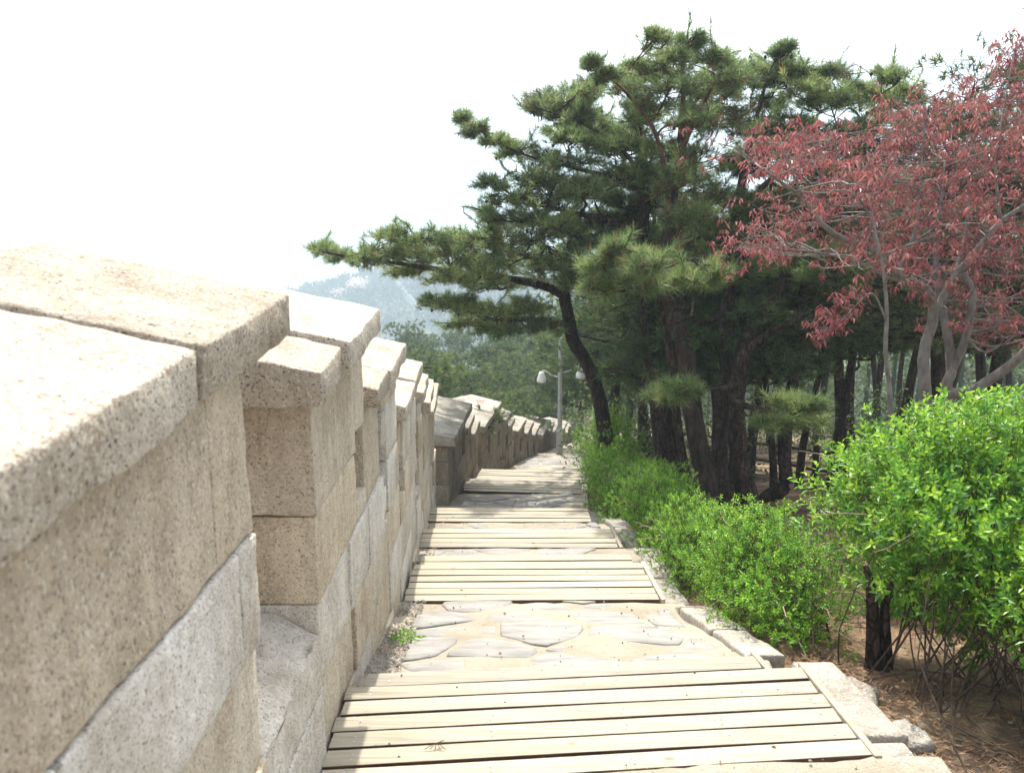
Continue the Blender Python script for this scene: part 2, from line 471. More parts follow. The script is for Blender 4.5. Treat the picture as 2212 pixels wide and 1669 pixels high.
def ground_material():
    m, nt, out = new_mat('forest_ground')
    v = coords(nt, False)
    big = noise(nt, v, 0.6, 7, 0.68)
    r = ramp(nt, [(0.36, (0.095, 0.066, 0.048)), (0.50, (0.16, 0.115, 0.082)), (0.62, (0.37, 0.295, 0.205))]); nt.links.new(big, r.inputs[0])
    med = noise(nt, v, 7, 6, 0.7)
    mr = ramp(nt, [(0.3, (0.72, 0.70, 0.68)), (0.7, (1.2, 1.18, 1.15))]); nt.links.new(med, mr.inputs[0])
    c = mixc(nt, 1.0, r.outputs[0], mr.outputs[0], 'MULTIPLY')
    fine = noise(nt, v, 70, 4, 0.7)
    fr = ramp(nt, [(0.35, (0.6,) * 3), (0.5, (0, 0, 0))]); nt.links.new(fine, fr.inputs[0])
    c = mixc(nt, fr.outputs[0], c, (0.10, 0.065, 0.04))
    # bare sandy earth on the verge below the bush
    spv = nt.nodes.new('ShaderNodeSeparateXYZ'); nt.links.new(v, spv.inputs[0])
    mv = nt.nodes.new('ShaderNodeMapRange'); mv.inputs['From Min'].default_value = 6.0; mv.inputs['From Max'].default_value = 3.6
    nt.links.new(spv.outputs['Y'], mv.inputs['Value'])
    pn_ = noise(nt, v, 2.6, 5, 0.65)
    pr2 = ramp(nt, [(0.46, (0, 0, 0)), (0.60, (0.9,) * 3)]); nt.links.new(pn_, pr2.inputs[0])
    mm = nd(nt, 'ShaderNodeMath', operation='MULTIPLY'); nt.links.new(mv.outputs[0], mm.inputs[0]); nt.links.new(pr2.outputs[0], mm.inputs[1])
    c = mixc(nt, mm.outputs[0], c, mixc(nt, fr.outputs[0], (0.38, 0.285, 0.18), (0.2, 0.14, 0.09)))
    # far slopes are covered in scrub
    sp = nt.nodes.new('ShaderNodeSeparateXYZ'); nt.links.new(v, sp.inputs[0])
    mr2 = nt.nodes.new('ShaderNodeMapRange'); mr2.inputs['From Min'].default_value = 45; mr2.inputs['From Max'].default_value = 110
    nt.links.new(sp.outputs['Y'], mr2.inputs['Value'])
    scrub = noise(nt, v, 0.09, 6, 0.7)
    sr = ramp(nt, [(0.35, (0.045, 0.06, 0.03)), (0.65, (0.12, 0.12, 0.07))]); nt.links.new(scrub, sr.inputs[0])
    c = mixc(nt, mr2.outputs[0], c, sr.outputs[0])
    hs = nd(nt, 'ShaderNodeMath', operation='ADD'); nt.links.new(med, hs.inputs[0]); nt.links.new(fine, hs.inputs[1])
    finish(nt, out, c, 0.95, hs.outputs[0], 0.025, 0.8, 0.1)
    return m


def sand_material():
    m, nt, out = new_mat('sandy_path')
    v = coords(nt, False)
    big = noise(nt, v, 1.6, 6, 0.65)
    r = ramp(nt, [(0.35, (0.285, 0.25, 0.19)), (0.65, (0.40, 0.362, 0.295))]); nt.links.new(big, r.inputs[0])
    fine = noise(nt, v, 120, 3, 0.75)
    fr = ramp(nt, [(0.32, (0.65,) * 3), (0.45, (0, 0, 0))]); nt.links.new(fine, fr.inputs[0])
    c = mixc(nt, fr.outputs[0], r.outputs[0], (0.17, 0.13, 0.08))
    med = noise(nt, v, 28, 4, 0.7)
    hs = nd(nt, 'ShaderNodeMath', operation='ADD'); nt.links.new(med, hs.inputs[0]); nt.links.new(fine, hs.inputs[1])
    finish(nt, out, c, 0.95, hs.outputs[0], 0.012, 0.9, 0.1)
    return m


M['ground'] = ground_material()
M['sand'] = sand_material()

# ------------------------------------------------------------------ lie of the land
WX_NEAR = ([-4, 0, 2.8, 4.2, 5.5, 7.0, 8.5, 10.4], [-0.62, -0.66, -0.70, -0.725, -0.77, -0.83, -0.89, -0.98])
WX_FAR = ([10.9, 15.3, 19.4, 23.6, 27.2, 31, 36], [-0.87, -0.57, 0.09, 0.84, 1.50, 2.3, 3.5])


def wallx(y):
    y = np.asarray(y, dtype=float)
    return np.where(y < 10.65, np.interp(y, *WX_NEAR), np.interp(y, *WX_FAR))


PZ = ([-6, 2.74, 2.77, 3.38, 3.64, 3.70, 5.435, 5.455, 6.30, 6.58, 6.64, 7.19, 7.21, 7.68, 7.74, 8.3, 8.60, 8.63, 9.08, 9.2, 9.7, 11.80, 11.88, 12.5, 12.9, 13.28, 13.40, 14.0, 14.5, 21, 27, 34, 60],
      [-1.80, -1.906, -2.05, -2.06, -2.08, -2.055, -2.472, -2.60, -2.70, -2.70, -2.66, -2.757, -2.87, -2.88, -2.86, -2.95, -3.008, -3.12, -3.2, -3.25, -3.47, -3.68, -3.82, -3.86, -3.93, -3.95, -4.08, -4.18, -4.42, -5.6, -6.8, -8.2, -13.5])
PR = ([-6, 2.6, 3.7, 5.0, 7.5, 9.0, 11.0, 12.5, 14, 21, 27, 34, 60], [1.36, 1.33, 1.16, 1.06, 1.03, 0.90, 0.93, 1.03, 1.28, 2.0, 2.9, 4.2, 9.5])


def pathz(y): return np.interp(y, *PZ)
def pathz2(x, y): return pathz(y - 0.088 * x * np.clip((4.9 - y) / 1.0, 0, 1))
def pathr(y): return np.interp(y, *PR)


def vnoise(x, y, s, seed=0.0):
    return np.array([mnoise.noise(Vector((a * s + seed, b * s - seed, seed))) for a, b in zip(np.ravel(x), np.ravel(y))]).reshape(np.shape(x))


def sstep(a, b, x):
    t = np.clip((x - a) / (b - a), 0, 1)
    return t * t * (3 - 2 * t)


def ground_z(x, y, bumps=True):
    x = np.asarray(x, dtype=float); y = np.asarray(y, dtype=float)
    near = np.where(y < 60, np.interp(y, *PZ), -13.5 - 0.19 * (np.minimum(y, 260) - 60))
    pr = pathr(np.minimum(y, 60)); wx = wallx(np.minimum(y, 36))
    right = x - pr
    z = near - 0.03
    z = z - np.where(right > 0.1, 0.035 * np.minimum(right, 40) + 0.05 * np.maximum(0, np.minimum(right, 60) - 8), 0)
    left = (wx - 0.95) - x
    z = z - np.where(left > 0, np.minimum(3.0, left * 4) + 0.30 * np.minimum(left, 120), 0)
    on = (right < 0.05) & (left < 0)
    z = z - np.where(on, 0.22, 0)
    if bumps:
        z = z + np.where(on, 0, 1) * sstep(0.1, 1.5, right) * 0.10 * vnoise(x, y, 0.9, 3.0) + sstep(2, 8, np.abs(right)) * 0.25 * vnoise(x, y, 0.22, 8.0)
    # valley floor, wooded hill, far mountains
    far = sstep(120, 300, y)
    z = z * (1 - far) + far * (-68 - 0.012 * np.maximum(0, y - 300))
    hx, hy = (x - 60) / 240.0, (y - 520) / 130.0
    z = z + 56 * np.exp(-(hx ** 4 + hy * hy)) * sstep(180, 330, y)
    z = z + sstep(180, 330, y) * 5 * vnoise(x, y, 0.014, 5.0)
    z = z + (175 * np.exp(-(((x + 1500) / 1100) ** 2 + ((y - 3000) / 420) ** 2)) + 120 * np.exp(-(((x - 300) / 900) ** 2 + ((y - 3300) / 420) ** 2)))
    return z


def gz1(x, y): return float(ground_z(np.array([x]), np.array([y]))[0])


def build_ground():
    nx, ny = 190, 230
    a = np.linspace(-1, 1, nx)
    xs = np.sinh(a * 9.0) / math.sinh(9.0) * 4200 + 1.2
    b = np.linspace(0, 1, ny)
    ys = -8 + np.sinh(b * 6.6) / math.sinh(6.6) * 4000 + b * 30
    X, Y = np.meshgrid(xs, ys)
    Z = ground_z(X, Y)
    V = np.stack([X, Y, Z], -1).reshape(-1, 3)
    i = np.arange(ny - 1)[:, None] * nx; j = np.arange(nx - 1)[None, :]
    q = np.stack([i + j, i + j + 1, i + nx + j + 1, i + nx + j], -1).reshape(-1, 4)
    o = mesh_obj('ground', V, q, M['ground'], smooth=True)
    tag(o, kind='structure')
    # sandy bed of the path
    ys = np.concatenate([np.arange(-5, 15, 0.06), np.arange(15, 50, 0.25)])
    n = 22
    rows = []
    for y in ys:
        t = np.linspace(0, 1, n)
        x0, x1 = float(wallx(y)) - 0.25, float(pathr(y)) + 0.12
        x = x0 + (x1 - x0) * t
        z = pathz2(x, y) + 0.020 * np.array([mnoise.noise(Vector((xx * 3, y * 3, 2))) for xx in x])
        rows.append(np.stack([x, np.full(n, y), z], 1))
    V = np.concatenate(rows)
    i = np.arange(len(ys) - 1)[:, None] * n; j = np.arange(n - 1)[None, :]
    q = np.stack([i + j, i + j + 1, i + n + j + 1, i + n + j], -1).reshape(-1, 4)
    p = mesh_obj('path', V, q, M['sand'], smooth=True)
    tag(p, kind='structure')
    return o, p


GROUND, PATH = build_ground()

# ------------------------------------------------------------------ the fortress parapet
WALL_T = 0.86


def wall_map(y0, zb, t0, warp=0.02, proud=0.0, tilt=0.0):
    """local (along, depth into wall, up) -> world"""
    def f(V):
        s = y0 + V[:, 0]; z = zb + V[:, 2]; t = t0 + V[:, 1]
        if warp:
            w1 = np.array([mnoise.noise(Vector((a * 1.7, b * 1.7, 4.0))) for a, b in zip(s, z)])
            w2 = np.array([mnoise.noise(Vector((a * 1.3, b * 1.3, 9.0))) for a, b in zip(s, z)])
            s = s + warp * w1; z = z + warp * 1.3 * w2
        far = y0 > 10.6
        wx = np.interp(s, *(WX_FAR if far else WX_NEAR))
        sl = (np.interp(s + 0.05, *(WX_FAR if far else WX_NEAR)) - np.interp(s - 0.05, *(WX_FAR if far else WX_NEAR))) / 0.1
        ln = np.sqrt(1 + sl * sl)
        x = wx - (t - proud - tilt * V[:, 2]) / ln
        y = s + (t - proud) * sl / ln
        return np.stack([x, y, z], 1)
    return f


# merlons: (start, end, crenel floor z after it, caps [(y0, y1, z_near, z_far, overhang, thickness)], loopholes [(y0, y1, z0, z1)])
MERLONS = [
    (-3.0, 2.12, -1.30, [(-3.0, -1.2, -0.50, -0.45, 0.05, 0.12), (-1.2, 0.25, -0.435, -0.345, 0.06, 0.12), (0.25, 1.69, -0.335, -0.222, 0.045, 0.125), (1.70, 2.40, -0.215, -0.155, 0.055, 0.115, 'granite_cap_dark')],
     [(-1.9, -1.65, -1.15, -0.8), (-0.75, -0.5, -1.2, -0.85)]),
    (2.86, 6.95, -2.10, [(2.72, 3.14, -0.435, -0.40, 0.065, 0.115), (3.16, 3.98, -0.385, -0.325, 0.09, 0.105),
                         (4.02, 4.46, -0.725, -0.70, 0.06, 0.10, 'granite_cap_dark'), (4.48, 5.42, -0.705, -0.67, 0.075, 0.11),
                         (5.52, 6.25, -1.115, -1.07, 0.06, 0.10), (6.26, 7.02, -1.06, -1.03, 0.07, 0.10)],
     [(3.72, 3.98, -1.20, -0.88), (4.58, 4.85, -1.46, -1.16), (5.50, 5.82, -1.78, -1.47)]),
    (7.35, 10.25, -3.05, [(6.98, 7.80, -1.29, -1.26, 0.07, 0.10), (7.82, 8.72, -1.54, -1.46, 0.075, 0.105), (8.80, 10.20, -1.83, -1.76, 0.06, 0.10)],
     [(7.9, 8.12, -2.25, -1.9), (8.75, 8.95, -2.5, -2.2), (9.5, 9.7, -2.75, -2.45)]),
    (11.0, 14.72, -4.12, [(10.93, 11.95, -2.63, -2.59, 0.10, 0.115), (11.96, 12.93, -2.585, -2.55, 0.10, 0.115), (12.86, 13.75, -2.94, -2.89, 0.05, 0.11), (13.78, 14.66, -3.25, -3.20, 0.04, 0.10)],
     [(11.45, 11.72, -3.32, -2.98), (12.5, 12.75, -3.32, -2.98), (13.45, 13.7, -3.62, -3.3)]),
    (15.22, 19.0, -5.0, [(15.12, 16.1, -3.43, -3.38, 0.08, 0.115), (16.11, 17.05, -3.37, -3.33, 0.08, 0.115), (17.06, 17.6, -3.62, -3.58, 0.05, 0.11), (17.62, 18.3, -3.84, -3.79, 0.08, 0.11), (18.32, 18.98, -4.13, -4.08, 0.05, 0.11)],
     [(15.9, 16.15, -4.15, -3.8), (17.0, 17.25, -4.3, -3.95), (18.0, 18.25, -4.65, -4.3)]),
    (19.42, 23.0, -6.0, [(19.35, 20.6, -4.50, -4.44, 0.07, 0.11), (20.7, 21.9, -4.87, -4.80, 0.06, 0.11), (21.95, 23.0, -5.2, -5.12, 0.07, 0.11)],
     [(20.0, 20.25, -5.2, -4.85), (21.1, 21.35, -5.55, -5.2), (22.2, 22.45, -5.8, -5.45)]),
    (23.55, 27.3, -7.0, [(23.45, 25.1, -5.56, -5.47, 0.08, 0.11), (25.15, 26.15, -5.82, -5.76, 0.06, 0.11), (26.2, 27.25, -6.1, -6.02, 0.07, 0.11)],
     [(24.2, 24.45, -6.25, -5.9), (25.5, 25.75, -6.5, -6.2)]),
    (27.85, 32.0, -8.0, [(27.75, 29.2, -6.5, -6.42, 0.07, 0.11), (29.25, 30.6, -6.85, -6.78, 0.06, 0.11), (30.65, 32.0, -7.2, -7.1, 0.07, 0.11)], []),
]


def cap_under(m, y):
    caps = m[3]
    best = None
    for c in caps:
        if c[0] - 0.005 <= y <= c[1] + 0.005:
            t = (y - c[0]) / (c[1] - c[0])
            z = c[2] + (c[3] - c[2]) * t - c[5] - 0.004
            best = z if best is None else min(best, z)
    if best is None:
        d = [min(abs(y - c[0]), abs(y - c[1])) for c in caps]
        c = caps[int(np.argmin(d))]
        best = min(c[2], c[3]) - c[5] - 0.004
    return best


def build_wall(parent, ids, rows_of, mat, capmat, y_from, y_to, seed):
    rnd = random.Random(seed)
    ms = [MERLONS[i] for i in ids]
    sid = seed * 100
    # mandatory cuts
    for k, zk in enumerate(rows_of[:-1]):
        z1, z0 = zk, rows_of[k + 1]          # this row lies between z0 and z1 before clipping
        # intervals along y where the row exists, with a top height function
        cuts = [y_from]
        for m in ms:
            cuts += [m[0], m[1]]
            for c in m[3]: cuts += [c[0], c[1]]
        y = y_from
        cells = []
        fixed = set()
        for m in ms:
            fixed |= {m[0], m[1]}
            for a, b in zip(m[3][:-1], m[3][1:]):
                if abs(a[3] - b[2]) > 0.15: fixed.add(round((a[1] + b[0]) / 2, 3))
            for l in m[4]:
                if l[2] < z1 - 0.02 and l[3] > z0 + 0.02: fixed |= {l[0], l[1]}
        if k == 0 and y_from < 0: fixed |= {0.05, 1.84}
        if k == 1 and y_from < 0: fixed |= {0.45, 1.12, 1.97}
        if k == 2 and y_from < 0: fixed |= {0.75, 1.40, 1.90}
        fixed = sorted(f for f in fixed if y_from < f < y_to) + [y_to]
        pos = y_from
        for f in fixed:
            span = f - pos
            n = max(1, int(round(span / rnd.uniform(0.5, 0.8))))
            if y_from < 0 and f > 1.5 and k < 3: n = 1
            ts = [pos]
            for q in range(1, n): ts.append(pos + span * (q + rnd.uniform(-0.22, 0.22)) / n)
            ts.append(f)
            cells += [(ts[q], ts[q + 1]) for q in range(n)]
            pos = f
        for (a, b) in cells:
            mid = 0.5 * (a + b)
            m = next((m for m in ms if m[0] - 1e-6 <= mid <= m[1] + 1e-6), None)
            top0, bot = z1, z0
            capped = False
            if m is None:
                prev = [q for q in ms if q[1] <= mid + 1e-6]
                nxt = [q for q in ms if q[0] >= mid - 1e-6]
                floor = prev[-1][2] if prev else (nxt[0][2] + 0.79)
                if z0 > floor - 0.13: continue
                top = floor if z1 > floor - 0.13 else z1
                crenel = top == floor
            else:
                cu = min(cap_under(m, a + 0.02), cap_under(m, b - 0.02), cap_under(m, mid))
                if z0 > cu - 0.15: continue
                capped = z1 > cu - 0.15
                top = cu if capped else z1
                crenel = False
                skip = False
                for l in m[4]:
                    if l[0] - 1e-4 <= mid <= l[1] + 1e-4:
                        # loophole column: keep what is above / below
                        if z0 >= l[2] - 0.02 and top <= l[3] + 0.02: skip = True
                        else:
                            if z0 < l[2] - 0.06 and top > l[2]: 
                                if top > l[3] + 0.06:
                                    _stone(parent, a, b, l[3], top, mat, rnd, sid, m=m if capped else None); sid += 1
                                    capped = False
                                top = l[2]; capped = False
                            elif top > l[3] + 0.06 and z0 < l[3]: bot = l[3]
                            elif z0 >= l[2] - 0.06 and z0 < l[3]: skip = True
                if skip: continue
            gy = float(pathz(mid))
            if top < gy - 0.02: continue
            bot2 = bot if bot > gy - 0.1 else min(bot, gy - 0.3)
            mt = mat
            if mat is M['granite']:
                mt = M['granite_pale'] if (k == 1 if y_from < 0 else rnd.random() < 0.42) else M['granite']
            _stone(parent, a, b, bot2, top, M['granite_pale'] if crenel and y_from < 3 else mt, rnd, sid, rough=crenel, m=m if capped else None)
            sid += 1
    for m in ms:
        for c in m[3]:
            _cap(parent, c, capmat, sid); sid += 1


def _stone(parent, a, b, z0, z1, mat, rnd, sid, rough=False, m=None):
    if b - a < 0.05 or z1 - z0 < 0.04: return
    g = 0.003
    near = a < 4.5
    st = 0.042 if near else (0.12 if a < 11 else 0.22)
    if rough: st = 0.04
    V, q = hewn(b - a - 2 * g, WALL_T if not near else WALL_T, z1 - z0 - 2 * g, rnd.uniform(0.004, 0.008) if near else 0.008, st,
                (0.006 if near else 0.006) if not rough else 0.012, sid % 97, wall_map(a + g, z0 + g, 0.0, 0.014, rnd.uniform(-0.012, 0.009), rnd.uniform(-0.012, 0.012)), 9.0)
    if m is not None:   # cut to the slope of the capstone above, and let into its underside
        yy = np.clip(V[:, 1], a + 0.02, b - 0.02)
        cu = np.array([max(min(cap_under(m, q), z1 + 0.22), z1 - 0.02) for q in yy]) + 0.03
        V[:, 2] = V[:, 2] + np.clip((V[:, 2] - z0) / (z1 - z0), 0, 1) * (cu - z1)
    if rough:   # broken crenel floor: falls towards the path and is uneven
        front = np.clip((V[:, 0] - (wallx(V[:, 1]) - 0.5)) / 0.5, 0, 1)
        nz = np.array([mnoise.noise(Vector(p) * 11) + 0.6 * mnoise.noise(Vector(p) * 27) for p in V])
        V[:, 2] = V[:, 2] + np.clip((V[:, 2] - z0) / (z1 - z0), 0, 1) ** 2 * (-0.12 * front + 0.10 * (1 - front) + 0.035 * nz)
    mesh_obj('stone', V, q, mat, parent, smooth=True)


def _cap(parent, c, mat, sid):
    y0, y1, za, zb, ov, th = c[:6]
    if len(c) > 6: mat = M[c[6]]
    L = y1 - y0
    W = 1.10
    near = y0 < 4.5

    def f(V):
        t = V[:, 0] / L
        base = za + (zb - za) * t - th
        s = V[:, 1] / W
        ridge = np.where(s < 0.62, s / 0.62, (1 - s) / 0.38 * 0.8 + 0.2) * 0.145
        up = V[:, 2] / th
        W2 = wall_map(y0, 0.0, -ov, 0.0)(np.stack([V[:, 0], V[:, 1], base + V[:, 2] + ridge * np.clip(up, 0, 1)], 1))
        # waviness of the hewn front edge
        w = np.array([mnoise.noise(Vector((p[1] * 4.0, p[2] * 5.0, sid * 1.7))) for p in W2])
        W2[:, 0] += np.where(s < 0.1, 0.012 * w, 0)
        W2[:, 2] += np.where(up < 0.3, 0.016 * np.array([mnoise.noise(Vector((p[1] * 3.0, p[0] * 3.0, sid * 2.7))) for p in W2]), 0)
        return W2
    V, q = hewn(L, W, th, 0.007 if near else 0.008, 0.045 if near else (0.10 if y0 < 11 else 0.2), 0.006, sid % 89, f, 10.0)
    mesh_obj('capstone', V, q, mat, parent, smooth=True)


wall_near = thing('stone_parapet', 'pale granite parapet wall with stepped capstones, sunlit upper stretch beside the wooden decks', 'wall', (-1.1, 2.5, -1.95))
rows = [-0.15, -0.77, -1.08, -1.42, -1.74, -2.06, -2.38, -2.70, -3.02, -3.4]
build_wall(wall_near, [0], rows, M['granite'], M['granite_cap'], -3.0, 2.12, 3)
rows = [-0.15, -0.55, -0.97, -1.31, -1.63, -1.95, -2.28, -2.60, -2.92, -3.24, -3.6]
build_wall(wall_near, [1, 2], rows, M['granite'], M['granite_cap'], 2.12, 10.25, 4)
wall_far = thing('stone_parapet', 'weathered parapet wall, tree shade coloured into its dark stones, curving down towards the lamp post', 'wall', (-1.2, 13, -4.0))
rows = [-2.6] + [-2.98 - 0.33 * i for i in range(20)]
build_wall(wall_far, [3, 4, 5, 6, 7], rows, M['granite_shaded'], M['granite_cap_old'], 11.0, 32.0, 5)

# ------------------------------------------------------------------ wooden decks and steps
def board(parent, xl, xr, y, w, z, slope, th=0.035, seed=0, name='board', mat=None):
    def f(V):
        x = xl + V[:, 0]
        return np.stack([x, y + V[:, 1] + slope * x + 0.0025 * np.sin(x * 1.3 + seed), z + V[:, 2] + 0.002 * np.sin(x * 2.1 + seed * 2.3)], 1)
    V, q = hewn(xr - xl, w, th, 0.003, 0.22, 0.0008, seed, f, 6.0)
    o = mesh_obj(name, V, q, mat or M['wood'], parent, smooth=True)
    if mat is None:      # sides painted dark brown to stand for the shade in the gaps
        o.data.materials.append(M['wood_side_shade'])
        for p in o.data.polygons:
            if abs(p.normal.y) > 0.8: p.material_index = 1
    return o


def deck(label, levels, slope, loc):
    t = thing('wooden_deck', label, 'steps', loc, 'wooden step decks down the path')
    sd = random.randint(0, 999)
    for (xl, xr, dx_l, dx_r, ya, n, pitch, z, string) in levels:
        for i in range(n):
            y = ya + i * pitch
            sd += 1
            board(t, xl + dx_l * i + random.uniform(-0.012, 0.012), xr + dx_r * i + random.uniform(-0.008, 0.008), y, pitch - random.uniform(0.011, 0.015), z - 0.035 + random.uniform(-0.002, 0.002), slope, 0.035, sd)
            if ya < 5:
                for xs in (xl + 0.10, xl + 0.62, xl + 1.15, xr - 0.5, xr - 0.09):
                    for yo in (0.03, pitch - 0.05):
                        NAILS.append((xs + random.uniform(-.008, .008), y + yo + slope * xs, z + 0.0035))
        # joist slab near black as painted gap shade, riser board at the far edge
        sd += 1
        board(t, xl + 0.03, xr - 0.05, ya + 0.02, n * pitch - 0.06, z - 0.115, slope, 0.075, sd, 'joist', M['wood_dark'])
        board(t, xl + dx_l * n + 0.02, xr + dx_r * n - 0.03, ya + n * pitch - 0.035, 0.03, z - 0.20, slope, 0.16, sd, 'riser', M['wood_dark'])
        if string:
            L = n * pitch + 0.03
            def f(V, xr=xr, ya=ya, z=z, dx=dx_r / pitch):
                return np.stack([xr + 0.006 + dx * V[:, 0] + V[:, 1], ya - 0.015 + V[:, 0] + slope * xr, z - 0.11 + V[:, 2]], 1)
            V, q = hewn(L, 0.03, 0.118, 0.004, 0.2, 0.0005, sd, f)
            mesh_obj('stringer', V, q, M['wood'], t, smooth=True)
    return t


NAILS = []
deck('pale timber deck nearest the viewer, widest one, with broad weathered boards',
     [(-0.70, 1.345, 0, -0.008, 2.715, 6, 0.112, -1.90, True), (-0.66, 1.20, 0, -0.02, 3.40, 2, 0.130, -1.985, True)], 0.088, (0.3, 3.2, -1.95))
deck('second timber deck beyond the flagstone landing, its boards bowed',
     [(-0.76, 1.03, 0, -0.006, 5.44, 6, 0.112, -2.465, True), (-0.74, 0.99, 0, 0, 6.33, 2, 0.135, -2.585, False)], 0.012, (0.1, 6, -2.5))
deck('third timber deck from the viewer, short, with an end strip on its kerb side',
     [(-0.86, 0.97, 0, -0.006, 7.20, 4, 0.125, -2.75, True)], 0.0, (0.1, 7.4, -2.8))
deck('narrow timber deck where the wall begins to curve, half in tree shade',
     [(-0.93, 0.85, 0, 0, 8.62, 4, 0.118, -3.0, False)], -0.015, (0, 8.8, -3.0))
deck('grey timber deck set askew in dappled shade below the curve',
     [(-0.72, 1.02, 0.0, 0.01, 11.86, 5, 0.128, -3.67, False)], -0.10, (0.2, 12.1, -3.7))
deck('farthest timber deck, under the pines before the lamp post',
     [(-0.62, 1.30, 0.02, 0.02, 13.35, 5, 0.130, -3.93, False)], -0.10, (0.3, 13.6, -4.0))

g = Geo()
for (x, y, z) in NAILS:
    a = np.arange(6) * math.pi / 3
    V = np.concatenate([np.stack([x + 0.0045 * np.cos(a), y + 0.0045 * np.sin(a), np.full(6, z)], 1), [[x, y, z + 0.001]]])
    g.add(V, f3=[(i, (i + 1) % 6, 6) for i in range(6)])
tag(g.build('nail_heads', M['metal']), kind='stuff')

# ------------------------------------------------------------------ flagstones set in the sand
def poly_slab(pts, z_of, th, seed, name='flagstone', mat=None, parent=None):
    """irregular slab from an outline: chamfered rim, uneven top"""
    p = np.asarray(pts, dtype=float)
    c = p.mean(0)
    rings = [(1.0, -th), (1.0, -0.008), (0.955, 0.0), (0.6, 0.002), (0.25, 0.002)]
    V = []
    for k, dz in rings:
        for q in p:
            r = c + (q - c) * k
            nz = 0.007 * mnoise.noise(Vector((r[0] * 6, r[1] * 6, seed))) if dz > -0.02 else 0
            V.append((r[0], r[1], z_of(r[0], r[1]) + dz + nz))
    V.append((c[0], c[1], z_of(c[0], c[1]) + 0.002))
    n = len(p)
    quads, tris = [], []
    for k in range(len(rings) - 1):
        for i in range(n):
            j = (i + 1) % n
            quads.append((k * n + i, k * n + j, (k + 1) * n + j, (k + 1) * n + i))
    for i in range(n):
        tris.append(((len(rings) - 1) * n + i, (len(rings) - 1) * n + (i + 1) % n, len(V) - 1))
    return mesh_obj(name, V, [np.array(quads), np.array(tris)], mat or M['flag'], parent, smooth=True)


def clip_half(poly, p, n):
    """part of a polygon on the side of point p that n points away from"""
    out = []
    for i in range(len(poly)):
        a, b = poly[i], poly[(i + 1) % len(poly)]
        da, db = np.dot(a - p, n), np.dot(b - p, n)
        if da <= 0: out.append(a)
        if da * db < 0: out.append(a + (b - a) * (da / (da - db)))
    return out


def flag_area(y0, y1, nrow, ncol, seed, proud=0.003, xin=0.14, xr_in=0.03, joint=0.016, stretch=1.9):
    """crazy paving: cells of a jittered grid, straight edged, with sand joints"""
    rnd = random.Random(seed)
    sites = []
    for r_ in range(-1, nrow + 1):
        for c in range(-1, ncol + 1):
            t = (c + 0.5 + (0.5 if r_ % 2 else 0) + rnd.uniform(-.36, .36)) / ncol
            y = y0 + (y1 - y0) * (r_ + 0.5 + rnd.uniform(-.36, .36)) / nrow
            yc = min(max(y, y0), y1)
            xl, xr = float(wallx(yc)) + xin, float(pathr(yc)) - xr_in
            sites.append(np.array((xl + (xr - xl) * t, y)))
    for k, sc in enumerate(sites):
        yc = min(max(sc[1], y0), y1)
        xl, xr = float(wallx(yc)) + xin, float(pathr(yc)) - xr_in
        poly = [np.array(q) for q in ((xl, y0), (xr, y0), (xr, y1), (xl, y1))]
        for m, so in enumerate(sites):
            if m == k or abs(so[0] - sc[0]) > 1.6 or abs(so[1] - sc[1]) > 1.4: continue
            d = so - sc
            ln = np.linalg.norm(d)
            if ln < 1e-6: continue
            j = joint * rnd.uniform(0.5, 1.7)
            poly = clip_half(poly, sc + d * 0.5 - d / ln * j, d / ln)
            if len(poly) < 3: break
        if len(poly) < 3: continue
        a = np.array(poly)
        area = 0.5 * abs(np.dot(a[:, 0], np.roll(a[:, 1], -1)) - np.dot(a[:, 1], np.roll(a[:, 0], -1)))
        if area < 0.012 or rnd.random() < 0.04: continue
        pts = []
        for i in range(len(a)):
            b0, b1 = a[i], a[(i + 1) % len(a)]
            n = max(2, int(np.linalg.norm(b1 - b0) / 0.07))
            for q in range(n):
                p = b0 + (b1 - b0) * (q + (0.25 if q == 0 else 0)) / n
                w = 0.016
                pts.append((p[0] + w * mnoise.noise(Vector((p[0] * 9, p[1] * 9, seed))), p[1] + w * mnoise.noise(Vector((p[0] * 9, p[1] * 9, seed + 7.7)))))
        h = proud + rnd.uniform(-0.008, 0.008)
        tl, tm = rnd.uniform(-0.02, 0.02), rnd.uniform(-0.02, 0.02)
        cx, cy_ = a.mean(0)
        poly_slab(pts, lambda x, y, h=h, tl=tl, tm=tm, cx=cx, cy_=cy_: float(pathz2(x, y)) + h + tl * (x - cx) + tm * (y - cy_), 0.05, rnd.random() * 50, parent=PATH)


flag_area(-0.2, 2.68, 6, 4, 1)
flag_area(3.72, 5.42, 5, 3, 21)
flag_area(6.64, 7.18, 1, 4, 3)
flag_area(7.80, 8.60, 2, 4, 4)
flag_area(9.3, 11.82, 5, 5, 5)
flag_area(14.3, 22.5, 13, 4, 6)

# kerb stones along the right edge
def kerb(y0, y1, x0a, x0b, w, z0, z1, seed, th=0.16):
    L = math.hypot(y1 - y0, x0b - x0a)
    def f(V):
        t = V[:, 0] / L
        x = x0a + (x0b - x0a) * t + V[:, 1]
        z = z0 + (z1 - z0) * t - th + V[:, 2]
        w = np.array([mnoise.noise(Vector((a * 5, b * 5, seed))) for a, b in zip(x, y0 + t * (y1 - y0))])
        return np.stack([x + 0.015 * w, y0 + (y1 - y0) * t + 0.012 * w, z], 1)
    V, q = hewn(L, w, th, 0.014, 0.07, 0.005, seed, f, 8)
    return mesh_obj('kerbstone', V, q, M['kerb'], PATH, smooth=True)


